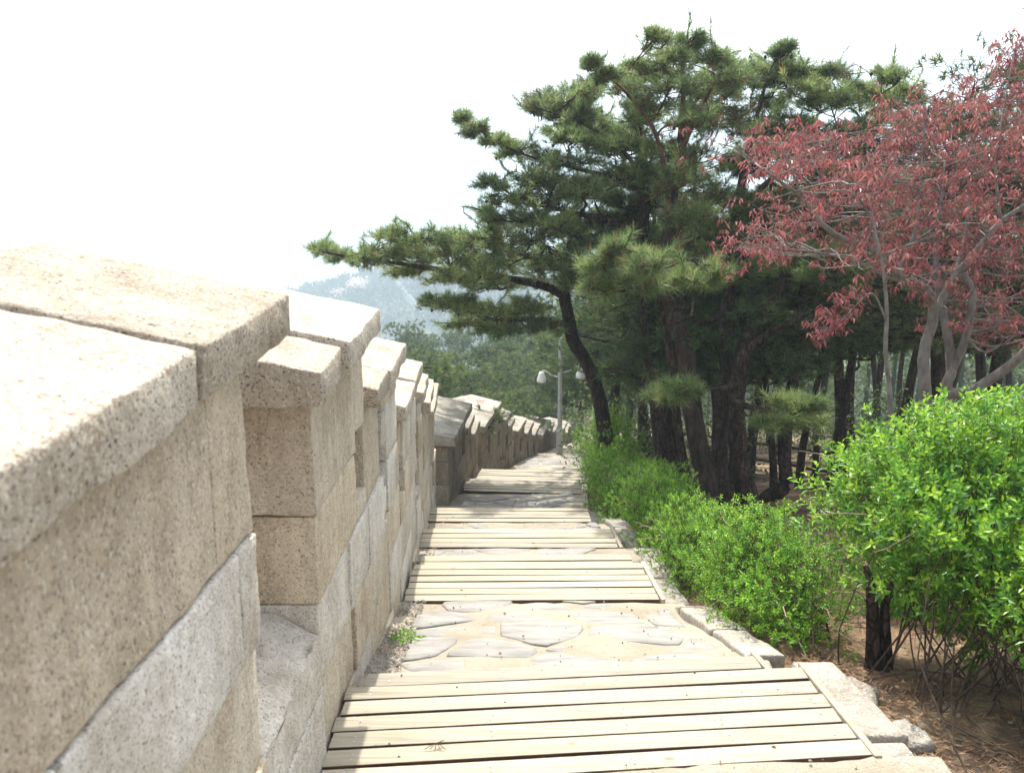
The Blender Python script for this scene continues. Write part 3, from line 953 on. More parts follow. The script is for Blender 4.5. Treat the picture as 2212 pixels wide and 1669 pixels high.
kerb(1.2, 2.05, 1.38, 1.375, 0.24, -1.87, -1.885, 1)
kerb(2.07, 2.84, 1.375, 1.37, 0.24, -1.89, -1.905, 2)
kerb(2.86, 2.97, 1.375, 1.365, 0.17, -1.93, -1.93, 3)
kerb(2.98, 3.60, 1.37, 1.30, 0.19, -1.915, -1.93, 4)
ky = 3.85
kk = 10
for L in (0.55, 0.62, 0.50, 0.72, 0.60, 0.55, 0.66, 0.50, 0.6, 0.6, 0.7):
    y1 = ky + L
    if y1 > 11.6: break
    off = 0.02 if ky < 6 else 0.05
    kerb(ky + 0.008, y1 - 0.008, float(pathr(ky)) + off, float(pathr(y1)) + off, 0.20, float(pathz(ky)) + 0.055, float(pathz(y1)) + 0.055, kk, 0.2)
    ky = y1; kk += 1

# gravel along the foot of the wall and on the sand
def scatter_stones(name, n, sampler, smin, smax, mat, seed, parent=None):
    g = Geo(); r = np.random.default_rng(seed)
    base = np.array([(1, 0, 0), (-1, 0, 0), (0, 1, 0), (0, -1, 0), (0, 0, 1), (0, 0, -1)], dtype=float)
    faces = np.array([(0, 2, 4), (2, 1, 4), (1, 3, 4), (3, 0, 4), (2, 0, 5), (1, 2, 5), (3, 1, 5), (0, 3, 5)])
    for i in range(n):
        x, y, z = sampler(r)
        s = smin + (smax - smin) * r.random() ** 2.5
        b = base * (s * (0.6 + 0.7 * r.random(3))) * (1 + 0.35 * (r.random((6, 1)) - .5))
        a = r.random() * 6.28
        ca, sa = math.cos(a), math.sin(a)
        b = b @ np.array([[ca, sa, 0], [-sa, ca, 0], [0, 0, 0.7]])
        g.add(b + (x, y, z + s * 0.2), f3=faces, tint=r.random())
    o = g.build(name, mat, parent)
    tag(o, kind='stuff')
    return o


def s_wallfoot(r):
    y = 3.7 + 1.75 * r.random() if r.random() < 0.75 else 6.6 + 3 * r.random()
    x = float(wallx(y)) + 0.01 + 0.16 * r.random() ** 1.5
    return x, y, float(pathz(y)) + 0.005
scatter_stones('wall_foot_gravel', 1500, s_wallfoot, 0.004, 0.014, M['rock'], 4)


def s_path(r):
    y = 2.0 + 9.5 * r.random()
    x = float(wallx(y)) + (float(pathr(y)) - float(wallx(y))) * r.random()
    return x, y, float(pathz2(x, y)) + 0.012
scatter_stones('path_gravel', 1200, s_path, 0.002, 0.008, M['sand'], 5)


def s_verge(r):
    y = 1.5 + 12 * r.random() ** 1.4
    x = float(pathr(y)) + 0.3 + 3.5 * r.random()
    return x, y, gz1(x, y)
scatter_stones('verge_gravel', 900, s_verge, 0.005, 0.022, M['rock'], 6)

def s_crumb(r):
    y = 2.4 + 9.0 * r.random()
    x = float(wallx(y)) + 0.1 + (float(pathr(y)) - float(wallx(y)) - 0.1) * r.random()
    lv = [(2.72, 3.40, -1.90), (3.40, 3.66, -1.985), (5.44, 6.11, -2.465), (7.2, 7.7, -2.75), (8.62, 9.09, -3.0)]
    z = float(pathz2(x, y)) + 0.014
    for a, b, zz in lv:
        if a <= y - (0.088 * x if y < 4 else 0) <= b: z = zz + 0.001
    return x, y, z
scatter_stones('leaf_crumbs', 260, s_crumb, 0.003, 0.010, M['twig'], 14)

# needles and twigs lying on the ground to the right
def litter():
    r = np.random.default_rng(9)
    n = 45000
    y = 2.2 + 13 * r.random(n) ** 1.2
    x = np.interp(y, *PR) + 0.22 + 5.0 * r.random(n) ** 1.3
    z = ground_z(x, y) + 0.006 + 0.01 * r.random(n)
    a = r.random(n) * 6.28
    L = 0.04 + 0.07 * r.random(n)
    d = np.stack([np.cos(a), np.sin(a), 0.25 * (r.random(n) - .5)], 1) * L[:, None]
    w = np.stack([-np.sin(a), np.cos(a), np.zeros(n)], 1) * (0.0022 + 0.002 * r.random(n))[:, None]
    c = np.stack([x, y, z], 1)
    V = np.stack([c - w, c + w, c + d], 1).reshape(-1, 3)
    f = np.arange(3 * n).reshape(-1, 3)
    o = mesh_obj('pine_litter', V, f, M['litter'], tint=np.repeat(r.random(n), 3))
    tag(o, kind='stuff')
    g = Geo()
    for i in range(90):
        yy = 2.6 + 8 * r.random(); xx = float(pathr(yy)) + 0.35 + 2.6 * r.random()
        a = r.random() * 6.28; L = 0.15 + 0.45 * r.random()
        pts = []
        for t in np.linspace(0, 1, 5):
            px, py = xx + math.cos(a) * L * t, yy + math.sin(a) * L * t + 0.05 * math.sin(t * 4 + i)
            pts.append((px, py, gz1(px, py) + 0.012 + 0.05 * t * r.random()))
        V, q, t3 = tube(pts, np.linspace(0.006, 0.002, 5), 4)
        g.add(V, t3, q)
    tag(g.build('fallen_twigs', M['twig']), kind='stuff')


litter()
def rock(x, y, s, seed, label, group=None):
    def f(V):
        V = V - np.array((s[0], s[1], s[2])) / 2
        a = seed * 1.3
        ca, sa = math.cos(a), math.sin(a)
        return np.stack([x + V[:, 0] * ca - V[:, 1] * sa, y + V[:, 0] * sa + V[:, 1] * ca, gz1(x, y) + s[2] * 0.12 + V[:, 2]], 1)
    V, q = hewn(s[0], s[1], s[2], min(s) * 0.30, min(s) * 0.16, min(s) * 0.22, seed, f, 1.1 / min(s))
    o = mesh_obj('rock', V, q, M['rock'], smooth=True)
    return tag(o, label, 'rock', group)


rock(1.60, 3.55, (0.16, 0.22, 0.12), 2, 'grey angular rock wedged behind the kerb near the deck corner')
rock(1.70, 3.25, (0.11, 0.20, 0.09), 5, 'low buried grey rock just behind the near kerbstones')
rock(2.02, 2.86, (0.10, 0.13, 0.08), 3, 'small pale stone on the dirt under the big shrub')
rock(1.98, 2.63, (0.12, 0.08, 0.06), 7, 'flat pale stone in the dirt at the bottom edge of the photo')

# ------------------------------------------------------------------ foliage tools
def unit(v):
    return v / (np.linalg.norm(v, axis=-1, keepdims=True) + 1e-9)


def needle_tufts(g, c, axis, length, per, width, r, tint, spread=1.15, along=0.10):
    """c, axis (n,3) tuft ends and directions; adds per thin triangular needles each"""
    n = len(c)
    ax = np.repeat(unit(axis), per, 0)
    rv = unit(r.normal(size=(n * per, 3)))
    perp = unit(rv - ax * (rv * ax).sum(1, keepdims=True))
    th = (0.25 + spread * r.random(n * per))[:, None]
    d = ax * np.cos(th) + perp * np.sin(th)
    d[:, 2] -= 0.06
    base = np.repeat(c, per, 0) - ax * (along * r.random(n * per))[:, None]
    L = np.broadcast_to(np.repeat(np.broadcast_to(length, (n,)), per), (n * per,)) * (0.75 + 0.4 * r.random(n * per))
    side = unit(np.cross(d, unit(r.normal(size=(n * per, 3))))) * np.repeat(np.broadcast_to(width, (n,)), per)[:, None] * 0.5
    V = np.stack([base - side, base + side, base + d * L[:, None]], 1).reshape(-1, 3)
    f = np.arange(3 * n * per).reshape(-1, 3)
    t = np.repeat(np.clip(np.repeat(tint, per) + 0.12 * r.normal(size=n * per), 0, 1), 3)
    g.add(V, f3=f, tint=t)


def bent(a, b, r, wob=0.12, n=6, sag=0.0):
    a, b = np.asarray(a, float), np.asarray(b, float)
    L = np.linalg.norm(b - a)
    m1 = a + (b - a) * 0.35 + r.normal(size=3) * L * wob; m2 = a + (b - a) * 0.7 + r.normal(size=3) * L * wob
    m1[2] -= sag * L; m2[2] -= sag * L * 0.7
    return smooth_line([a, m1, m2, b], n)


def pine(label, trunk, clumps, seed, group, needle=0.135, width=0.0085, per=20, subs=10, tufts=9, shoots=1, bark='bark', upper=None, limbs=(), nmat='needle', cones=0, buds=0, sides=10, name='pine_tree', fine=True, twigs=False):
    """trunk: [(x,y,z,r)]; clumps: [(centre, (rx,ry,rz))]; limbs: [[(x,y,z,r)...]] hand-set main limbs"""
    r = np.random.default_rng(seed)
    T = np.asarray(trunk, float)
    base = T[0, :3]
    root = thing(name, label, 'tree', base, group)
    ts = smooth_line(T, 26 if fine else 10)
    # flare and bark irregularity
    V, q, t3 = tube(ts[:, :3], ts[:, 3], sides)
    if fine:
        nz = np.array([mnoise.noise(Vector((p[0] * 5, p[1] * 5, p[2] * 2.2 + seed))) for p in V])
        ctr = np.concatenate([np.repeat(ts[:, :3], sides, 0), ts[[0, -1], :3]])
        V = ctr + (V - ctr) * (1 + 0.22 * nz)[:, None]
    g = Geo(); g.add(V, t3, q)
    tr = g.build('trunk', M[bark], root, smooth=True)
    nodes = [(p[:3], p[3]) for p in ts[int(len(ts) * 0.35):]]
    for lb in limbs:
        lp = smooth_line(np.asarray(lb, float), 18)
        V, q, t3 = tube(lp[:, :3], lp[:, 3], 7)
        if fine:
            nz = np.array([mnoise.noise(Vector((p[0] * 6, p[1] * 6, p[2] * 6 + seed))) for p in V])
            ctr = np.concatenate([np.repeat(lp[:, :3], 7, 0), lp[[0, -1], :3]])
            V = ctr + (V - ctr) * (1 + 0.3 * nz)[:, None]
        g = Geo(); g.add(V, t3, q)
        g.build('limb', M[upper or bark], root, smooth=True)
        nodes += [(p[:3], p[3]) for p in lp[3:]]
    NP = np.array([n[0] for n in nodes]); NR = np.array([n[1] for n in nodes])
    br, nd_, bd, cn = Geo(), Geo(), Geo(), Geo()
    for (c, rad) in clumps:
        c = np.asarray(c, float); rad = np.asarray(rad, float)
        d = np.linalg.norm(NP - c, axis=1) + np.where(NP[:, 2] > c[2] + 0.1, 1.2, 0) - 0.0
        k = int(np.argmin(d))
        rr = min(NR[k] * 0.6, 0.012 + 0.022 * np.linalg.norm(NP[k] - c))
        path = bent(NP[k], c, r, 0.10, 7, 0.02)
        V, q, t3 = tube(path, np.linspace(rr, 0.012, 7), 5)
        br.add(V, t3, q)
        tone = r.normal() * 0.12 + 0.42
        for s in range(subs):
            u = unit(r.normal(size=3)); u[2] = abs(u[2]) * 0.9 - 0.25
            p = c + u * rad * (0.55 + 0.5 * r.random())
            st = path[r.integers(3, 7)]
            sp = bent(st, p, r, 0.10, 5, 0.03)
            V, q, t3 = tube(sp, np.linspace(0.010, 0.005, 5), 4, False)
            br.add(V, None, q)
            # tufts round the sub-branch tip
            n = tufts
            outd = unit(unit(p - c) + np.array((0, 0, 0.55)))
            ends = p + r.normal(size=(n, 3)) * np.array((0.42, 0.42, 0.22)) * (np.mean(rad) * 0.62)
            st2 = sp[r.integers(2, 5, n)]
            if fine or twigs:
                for e, s2 in zip(ends, st2):
                    V, q, t3 = tube(np.array([s2, (s2 + e) / 2 + r.normal(size=3) * 0.015 - (0, 0, 0.015), e]), (0.005, 0.004, 0.003), 3, False)
                    br.add(V, None, q)
            ax = unit(ends - st2) * 0.8 + outd * 0.5 + np.array((0, 0, 0.35)) + r.normal(size=(n, 3)) * 0.2
            tint = np.clip(tone + r.normal(size=n) * 0.2, 0, 1)
            needle_tufts(nd_, ends, ax, needle, per, width, r, tint)
            if buds:
                for e, a in zip(ends, unit(ax)):
                    if r.random() < buds:
                        a2 = unit(a * 0.4 + np.array((0, 0, 1)))
                        V, q, t3 = tube(np.array([e, e + a2 * 0.04, e + a2 * 0.09]), (0.0055, 0.006, 0.002), 4)
                        bd.add(V, t3, q)
            if cones and r.random() < cones:
                e = ends[0] - (0, 0, 0.03)
                V, q, t3 = tube(np.array([e, e - (0, 0, .015), e - (0, 0, .04), e - (0, 0, .055)]), (0.008, 0.022, 0.02, 0.006), 6)
                cn.add(V, t3, q)
        if fine:
            for s in range(shoots):      # single shoots that stand clear of the pad
                u = unit(np.array((r.normal(), r.normal() * 0.7, 0.55 + 0.4 * r.random())))
                e = c + u * rad * (1.15 + 0.5 * r.random()) + u * 0.08
                sp = bent(path[-2], e, r, 0.05, 8, 0.03)
                V, q, t3 = tube(sp, np.linspace(0.009, 0.004, 8), 4, False)
                br.add(V, None, q)
                k = np.array([4, 5, 6, 7])
                ax = unit(sp[k] - sp[k - 1]) + np.array((0, 0, 0.2))
                needle_tufts(nd_, sp[k], ax, needle, per, width, r, np.clip(tone + 0.1 + r.normal(size=4) * 0.12, 0, 1), 0.85, 0.14)
                if r.random() < 0.5:
                    V, q, t3 = tube(np.array([e, e + (0, 0, 0.05), e + (0, 0, 0.11)]), (0.006, 0.007, 0.002), 4)
                    bd.add(V, t3, q)
    b = br.build('branches', M[upper or 'bark'], root)
    tag(b, kind='stuff')
    cr = nd_.build('crown', M[nmat], root)
    tag(cr, kind='stuff')
    if bd.n: tag(bd.build('candles', M['bud'], root), kind='stuff')
    if cn.n: tag(cn.build('cones', M['cone'], root), kind='stuff')
    return root


def CL(items, zc, seed, jit=0.7, deep=0.35):
    """crown pads given as (u, v, ru, rv[, zc]) -> world clumps with depth of their own"""
    r = np.random.default_rng(seed)
    out = []
    for it in items:
        z = it[4] if len(it) > 4 else zc + r.uniform(-jit, jit)
        c = P(it[0], it[1], z)
        ru, rv = it[2] * z / F, it[3] * z / F
        out.append((c, (ru * 1.08, max(ru * 0.9, deep), rv * 1.4)))
        if it[2] > 42 and len(it) < 5 and r.random() < 0.65:      # crowns are deep: a second pad behind
            z2 = z + r.uniform(0.8, 1.7)
            c2 = P(it[0] + r.uniform(-26, 26), it[1] + r.uniform(-22, 22), z2)
            out.append((c2, (ru * 1.05, max(ru * 0.9, deep), rv * 1.15)))
    return out


def TR(items):
    """trunk nodes given as (u, v, zc, radius)"""
    return [(*P(u, v, z), rad) for (u, v, z, rad) in items]


def poly_sample(poly, n, r):
    poly = np.asarray(poly, float)
    lo, hi = poly.min(0), poly.max(0)
    out = []
    while len(out) < n:
        p = lo + (hi - lo) * r.random(2)
        inside = False
        j = len(poly) - 1
        for i in range(len(poly)):
            if (poly[i][1] > p[1]) != (poly[j][1] > p[1]) and p[0] < (poly[j][0] - poly[i][0]) * (p[1] - poly[i][1]) / (poly[j][1] - poly[i][1]) + poly[i][0]:
                inside = not inside
            j = i
        if inside: out.append(p)
    return np.array(out)


# ------------------------------------------------------------------ the main pines
r_f = np.random.default_rng(55)
CROWN = [(1140, 235), (1270, 140), (1400, 75), (1500, 75), (1600, 120), (1700, 120), (1800, 170), (1950, 200), (1960, 560), (1850, 600), (1560, 600), (1290, 600), (1230, 510), (1070, 440), (1070, 395), (1180, 310)]
FILL = [(u, v, r_f.uniform(40, 62), r_f.uniform(26, 44), r_f.uniform(11.6, 14.4)) for u, v in poly_sample(CROWN, 60, r_f)]
FILL_L = [f for f in FILL if f[0] < 1400]
FILL_M = [f for f in FILL if 1400 <= f[0] < 1545]
FILL_R = [f for f in FILL if f[0] >= 1545]
G1 = 'pines standing close together beside the path'
G = lambda x, y: gz1(x, y)


def root_at(u, zc):
    """point of the ground below image column u at depth zc"""
    X = (u - 1105.5) / F * zc
    y = zc * 0.965
    for _ in range(8):
        z = gz1(X, y); y = (zc + z * SN) / CS
    return (X, y, gz1(X, y))


def trunk_from(u0, zc, rest, r0):
    b = root_at(u0, zc)
    return [(b[0], b[1], b[2] - 0.25, r0 * 1.35), (b[0], b[1], b[2] + 0.12, r0 * 1.08)] + TR(rest)


pine('pine leaning over the path, its long limb reaching left across the wall', trunk_from(1318, 14.0, [(1300, 890, 14, .125), (1283, 820, 14, .12), (1262, 775, 13.9, .115), (1237, 735, 13.8, .11), (1228, 690, 13.7, .105), (1218, 640, 13.5, .10), (1225, 590, 13.3, .07), (1230, 520, 13.2, .04)], 0.15),
     CL([(690, 537, 26, 14), (735, 552, 36, 18), (790, 560, 48, 24), (835, 548, 52, 34), (850, 512, 44, 24), (905, 558, 60, 32), (925, 515, 56, 28), (985, 562, 60, 34), (1000, 520, 56, 28), (1060, 555, 62, 36),
         (1075, 515, 58, 30), (1130, 560, 62, 40), (1150, 520, 60, 34), (1200, 575, 62, 40), (880, 590, 50, 18), (960, 600, 56, 18), (1040, 600, 50, 16), (950, 650, 40, 16), (1005, 660, 52, 20), (1070, 672, 52, 22), (1140, 665, 48, 24),
         (1250, 610, 56, 44), (1255, 545, 60, 40), (1010, 700, 50, 18), (1080, 715, 50, 20), (1170, 710, 40, 22)], 12.6, 1), 101, G1,
     limbs=[TR([(1222, 640, 13.5, .09), (1170, 615, 13.3, .075), (1090, 602, 13.0, .06), (1000, 592, 12.8, .05), (900, 575, 12.6, .035), (790, 560, 12.4, .022), (700, 545, 12.2, .012)]),
            TR([(1226, 700, 13.7, .06), (1150, 690, 13.4, .045), (1070, 690, 13.0, .03), (980, 665, 12.7, .015)]),
            TR([(1226, 590, 13.3, .05), (1150, 555, 13.0, .04), (1050, 535, 12.7, .025), (900, 520, 12.4, .014)])], cones=0.10, buds=0.015)

pine('thick dark pine trunk nearest the path behind the hedge', trunk_from(1452, 12.6, [(1440, 1000, 12.6, .16), (1425, 900, 12.6, .145), (1410, 800, 12.5, .13), (1400, 700, 12.5, .12), (1393, 600, 12.4, .10), (1390, 500, 12.3, .08), (1396, 400, 12.2, .055), (1390, 320, 12.2, .03)], 0.18),
     CL([(1055, 395, 36, 22), (1105, 430, 52, 28), (1060, 470, 34, 22), (1175, 440, 58, 34), (1130, 475, 52, 26), (1210, 490, 60, 34), (1280, 480, 62, 42), (1000, 255, 16, 12), (1030, 282, 24, 14), (1075, 305, 34, 16), (1120, 325, 42, 20), (1175, 345, 50, 24),
         (1240, 352, 56, 32), (1190, 392, 54, 26), (1275, 410, 60, 36), (1160, 232, 26, 14), (1200, 245, 36, 18), (1250, 258, 44, 22), (1300, 285, 56, 32), (1350, 320, 60, 36), (1355, 385, 60, 40), (1350, 450, 60, 40), (1240, 300, 46, 20), (1420, 440, 60, 40), (1320, 520, 56, 34)] + FILL_L, 12.0, 2), 102, G1,
     limbs=[TR([(1391, 520, 12.3, .06), (1330, 480, 12.1, .05), (1240, 460, 12.0, .035), (1150, 440, 11.8, .02), (1075, 405, 11.6, .012)]),
            TR([(1394, 420, 12.2, .05), (1320, 385, 12.0, .04), (1230, 360, 11.9, .028), (1120, 330, 11.7, .016), (1010, 268, 11.5, .008)]),
            TR([(1395, 400, 12.2, .04), (1340, 320, 12.1, .03), (1260, 270, 11.9, .018), (1165, 235, 11.8, .009)])], cones=0.22, buds=0.02)

pine('red barked pine with orange upper trunk in the middle of the group', trunk_from(1535, 10.7, [(1520, 1010, 10.7, .135), (1497, 900, 10.8, .125), (1487, 830, 10.9, .12), (1480, 760, 10.9, .115), (1462, 700, 11.0, .11), (1438, 650, 11.1, .10), (1432, 590, 11.3, .085), (1445, 480, 11.5, .07), (1465, 350, 11.6, .055), (1475, 220, 11.6, .035), (1470, 130, 11.6, .015)], 0.165),
     CL([(1275, 135, 18, 12), (1310, 165, 30, 16), (1350, 190, 42, 22), (1395, 150, 40, 28), (1415, 85, 22, 22), (1450, 130, 44, 30), (1490, 85, 30, 24), (1540, 125, 44, 30), (1450, 190, 60, 36), (1530, 195, 60, 40), (1395, 235, 56, 34), (1475, 265, 66, 42),
         (1590, 175, 46, 32), (1550, 270, 62, 44), (1430, 320, 62, 40), (1510, 350, 68, 46), (1460, 400, 66, 44), (1545, 430, 66, 44), (1490, 470, 62, 40)] + FILL_M, 11.4, 3), 103, G1, bark='two_tone', upper='bark_red', cones=0.22, buds=0.02,
     limbs=[TR([(1438, 650, 11.1, .05), (1420, 630, 10.3, .04), (1400, 600, 9.5, .03), (1380, 580, 8.9, .018)]),
            TR([(1448, 470, 11.5, .04), (1420, 300, 11.4, .03), (1350, 200, 11.3, .018), (1280, 140, 11.2, .007)]),
            TR([(1466, 340, 11.6, .04), (1510, 240, 11.5, .03), (1560, 150, 11.4, .014)])])

# the low bright bough in front belongs to the red barked pine's neighbour
pine('slim young pine with long bright needles on boughs at the front of the group', trunk_from(1500, 9.9, [(1470, 960, 9.9, .05), (1452, 820, 9.8, .046), (1440, 720, 9.6, .04), (1425, 650, 9.3, .032), (1405, 590, 9.1, .02), (1395, 545, 9.0, .01)], 0.06),
     CL([(1300, 570, 34, 24), (1335, 545, 36, 26), (1370, 560, 42, 28), (1410, 575, 46, 30), (1450, 600, 48, 30), (1330, 605, 44, 26), (1390, 620, 48, 26), (1290, 625, 34, 24), (1500, 605, 44, 28), (1540, 590, 36, 26)], 8.8, 4, 0.4, 0.25), 104, G1,
     needle=0.16, width=0.0075, per=24, subs=8, tufts=7, buds=0.10)

pine('straight dark pine trunk with a rough crown right of the red barked one', trunk_from(1552, 11.6, [(1553, 1000, 11.6, .125), (1556, 900, 11.6, .115), (1562, 780, 11.6, .11), (1568, 680, 11.6, .105), (1578, 600, 11.7, .095), (1590, 480, 11.8, .075), (1610, 350, 11.9, .055), (1640, 230, 12.0, .03), (1660, 160, 12.0, .012)], 0.15),
     CL([(1640, 180, 46, 30), (1690, 160, 36, 30), (1692, 105, 14, 16), (1745, 195, 48, 32), (1630, 265, 62, 42), (1715, 265, 60, 40), (1795, 215, 48, 32), (1785, 160, 24, 20), (1850, 195, 38, 26), (1915, 165, 28, 26), (1960, 210, 36, 28), (1640, 360, 66, 48), (1730, 350, 66, 44),
         (1640, 450, 66, 48), (1565, 510, 60, 36), (1815, 300, 60, 40), (1895, 270, 50, 36), (1740, 440, 66, 44), (1820, 400, 60, 44), (1660, 540, 62, 40)] + FILL_R, 12.0, 5), 105, G1, cones=0.18, buds=0.02,
     limbs=[TR([(1590, 480, 11.8, .05), (1650, 400, 11.9, .04), (1740, 340, 12.0, .028), (1830, 280, 12.1, .015), (1930, 200, 12.2, .006)]),
            TR([(1572, 660, 11.6, .05), (1540, 690, 11.2, .04), (1500, 695, 10.9, .03)])])

pine('forked dark pine trunk with low drooping needle sprays, beside the fence end', trunk_from(1618, 10.9, [(1600, 1010, 10.9, .125), (1590, 900, 10.9, .115), (1594, 820, 10.9, .11), (1605, 750, 10.9, .095), (1640, 690, 11.0, .08), (1680, 630, 11.1, .055), (1700, 560, 11.2, .03)], 0.16),
     CL([(1660, 580, 60, 32), (1720, 600, 60, 34), (1755, 545, 56, 34), (1800, 600, 56, 36), (1590, 600, 52, 34), (1840, 560, 50, 36)], 11.2, 6)
     + CL([(1690, 915, 44, 26), (1755, 905, 38, 24), (1720, 870, 40, 20), (1480, 835, 40, 18), (1430, 850, 30, 14)], 9.0, 7, 0.5, 0.25), 106, G1,
     needle=0.15, per=24, subs=9,
     limbs=[TR([(1594, 850, 10.9, .05), (1580, 860, 10.2, .035), (1600, 870, 9.6, .025), (1680, 890, 9.1, .014)]),
            TR([(1592, 830, 10.9, .045), (1550, 840, 10.0, .03), (1490, 835, 9.2, .015)]),
            TR([(1604, 760, 10.9, .06), (1660, 720, 10.7, .045), (1720, 690, 10.5, .03), (1790, 650, 10.3, .015)])])

# ------------------------------------------------------------------ background pines
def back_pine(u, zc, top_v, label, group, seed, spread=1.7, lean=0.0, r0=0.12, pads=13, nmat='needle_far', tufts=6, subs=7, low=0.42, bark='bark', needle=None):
    r = np.random.default_rng(seed)
    b = np.array(root_at(u, zc))
    H = max(2.0, float(P(u, top_v, zc)[2] - b[2]))
    tr = []
    ph = r.random() * 6
    for t in np.linspace(0, 0.93, 6):
        tr.append((b[0] + lean * H * t + 0.05 * H * math.sin(t * 4 + ph), b[1] + 0.03 * H * math.sin(t * 3 + ph), b[2] - 0.2 + (H + .2) * t, r0 * (1.15 - t) + 0.008))
    T = np.array(tr)
    cl = []
    for i in range(pads):
        t = low + (1.0 - low) * (i + 0.5) / pads
        c = np.array([np.interp(t, np.linspace(0, 1, 6), T[:, k]) for k in range(3)])
        k = math.sin(math.pi * min(1, (t - low) / (1 - low) * 0.78 + 0.22)) ** 0.7
        a = i * 2.4 + r.random()
        R_ = spread * k * r.uniform(0.35, 0.85)
        c = c + np.array((math.cos(a) * R_, math.sin(a) * R_, 0.05 * H * r.normal() * 0.4))
        rr = spread * 0.42 * r.uniform(0.75, 1.2)
        cl.append((c, (rr, rr, rr * 0.45)))
    nl = needle if needle else 0.11 + zc * 0.0022
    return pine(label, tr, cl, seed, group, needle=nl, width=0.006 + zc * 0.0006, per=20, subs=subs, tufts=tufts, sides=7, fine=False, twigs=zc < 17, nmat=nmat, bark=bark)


hb = root_at(1636, 12.2)
pine('pine whose trunk base hooks along the ground before rising, by the fence', [(*hb, .06), *TR([(1662, 1066, 12.2, .085), (1684, 1062, 12.1, .10), (1697, 1035, 12.1, .10), (1694, 985, 12.1, .095), (1700, 900, 12.1, .085), (1716, 800, 12.1, .075), (1722, 700, 12.2, .06), (1735, 600, 12.3, .03)])],
     CL([(1740, 600, 50, 30), (1700, 640, 46, 22), (1790, 640, 46, 24), (1760, 560, 48, 30), (1700, 570, 46, 28)], 12.3, 44), 144, 'pines in the shaded wood on the right', buds=0.02)

GB = 'pines beyond the curve of the wall'
for (u, zc, tv, sp, lab) in [
    (862, 62, 672, 3.4, 'broad flat topped green pine rising over the stepped caps of the wall, farthest left'),
    (930, 50, 700, 3.0, 'green pine whose crown shows just right of the last sunlit capstones'),
    (985, 44, 735, 2.6, 'low spreading pine behind the shaded wall curve'),
    (1040, 40, 715, 2.5, 'pine with an open crown above the middle of the shaded wall'),
    (1085, 48, 690, 2.8, 'taller pine standing behind the open crowned one past the wall'),
    (1130, 37, 735, 2.3, 'pine left of the lamp post, its trunk showing over the wall caps'),
    (1178, 46, 690, 2.7, 'pine directly behind the head of the lamp post'),
    (1240, 34, 700, 2.2, 'pine with a leaning trunk just right of the lamp post'),
    (1275, 27, 660, 2.1, 'dark pine between the lamp post and the leaning pine'),
    (905, 80, 690, 4.2, 'hazy far pine crown above the wall curve'),
    (1010, 75, 690, 4.2, 'hazy far pine filling the gap behind the shaded wall'),
    (1120, 85, 670, 4.6, 'pale hazy pine farthest behind the lamp post')]:
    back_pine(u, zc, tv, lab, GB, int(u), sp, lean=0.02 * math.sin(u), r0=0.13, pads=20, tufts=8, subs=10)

for (x, y, H, sp, lab) in [
    (2.95, 15.6, 5.6, 2.5, 'pine whose boughs roof the path before the lamp post'),
    (3.7, 19.8, 6.0, 2.8, 'pine right of the lamp post, shading the lower steps'),
    (4.3, 25.0, 6.5, 3.0, 'pine past the lamp post, over the end of the path'),
    (-1.6, 23.5, 6.2, 2.9, 'pine on the far side of the shaded wall, crown over its last merlons'),
    (-2.6, 17.5, 6.4, 2.6, 'pine on the far side of the shaded wall, nearest the curve')]:
    zc_ = y * CS - gz1(x, y) * SN
    uu_ = 1105.5 + F * x / zc_
    p_ = np.array((x, y, gz1(x, y) + H))
    tv_ = 834.5 - F * (p_[2] * CS + p_[1] * SN) / (p_[1] * CS - p_[2] * SN)
    back_pine(uu_, zc_, tv_, lab, GB, int(100 * y), sp, lean=-0.05 if x > 0 else 0.04, r0=0.12, pads=16, tufts=7, subs=9, low=0.52)

GR = 'pines in the shaded wood on the right'
for (u, zc, tv, r0, lab) in [
    (1465, 13.8, 560, 0.075, 'slender dark trunked pine touching the right side of the thick dark trunk'),
    (1531, 13.5, 540, 0.06, 'thin reddish trunked pine between the red barked and straight pines'),
    (1585, 12.6, 520, 0.065, 'thin dark pine wedged between the straight and forked trunks'),
    (1650, 12.8, 560, 0.055, 'thin pine leaning right behind the forked trunk'),
    (1742, 16.5, 480, 0.07, 'slim pine behind the hooked one, by a fence post'),
    (1815, 15.5, 430, 0.08, 'dark pine just left of the pale sapling'),
    (2000, 13.6, 190, 0.13, 'tall pine behind the maple, its crown showing through the red leaves'),
    (2150, 14.2, 200, 0.13, 'tall pine behind the right half of the maple')]:
    big = r0 > 0.12
    back_pine(u, zc, tv, lab, GR, int(u) + 3, 2.7 if big else 1.5, lean=0.06 * math.sin(u * 2.1), r0=r0, pads=24 if big else 12, tufts=8, subs=10, low=0.42 if big else 0.55, bark='bark')
for (u, zc, tv, sp, lab) in [
    (1440, 38, 480, 3.2, 'far pine seen under the thick dark trunk'), (1510, 30, 450, 2.8, 'far pine under the red barked crown'),
    (1610, 42, 440, 3.4, 'far pine low behind the forked trunk'), (1680, 34, 470, 3.0, 'far pine above the fence rails'),
    (1790, 44, 430, 3.6, 'far pine left of the pale sapling, deep in the wood'), (1880, 36, 380, 3.2, 'far pine between the sapling and the maple stems'),
    (1950, 40, 380, 3.4, 'far pine low behind the maple stems'), (2080, 38, 350, 3.4, 'far pine behind the maple fork'),
    (2170, 34, 330, 3.2, 'far pine near the right edge under the maple'), (1370, 32, 560, 2.8, 'far pine above the tall rounded shrub')]:
    back_pine(u, zc, tv, lab, GR, int(u) + 11, sp, lean=0.03 * math.sin(u * 1.3), r0=0.13, pads=18, tufts=7, subs=9, low=0.42)

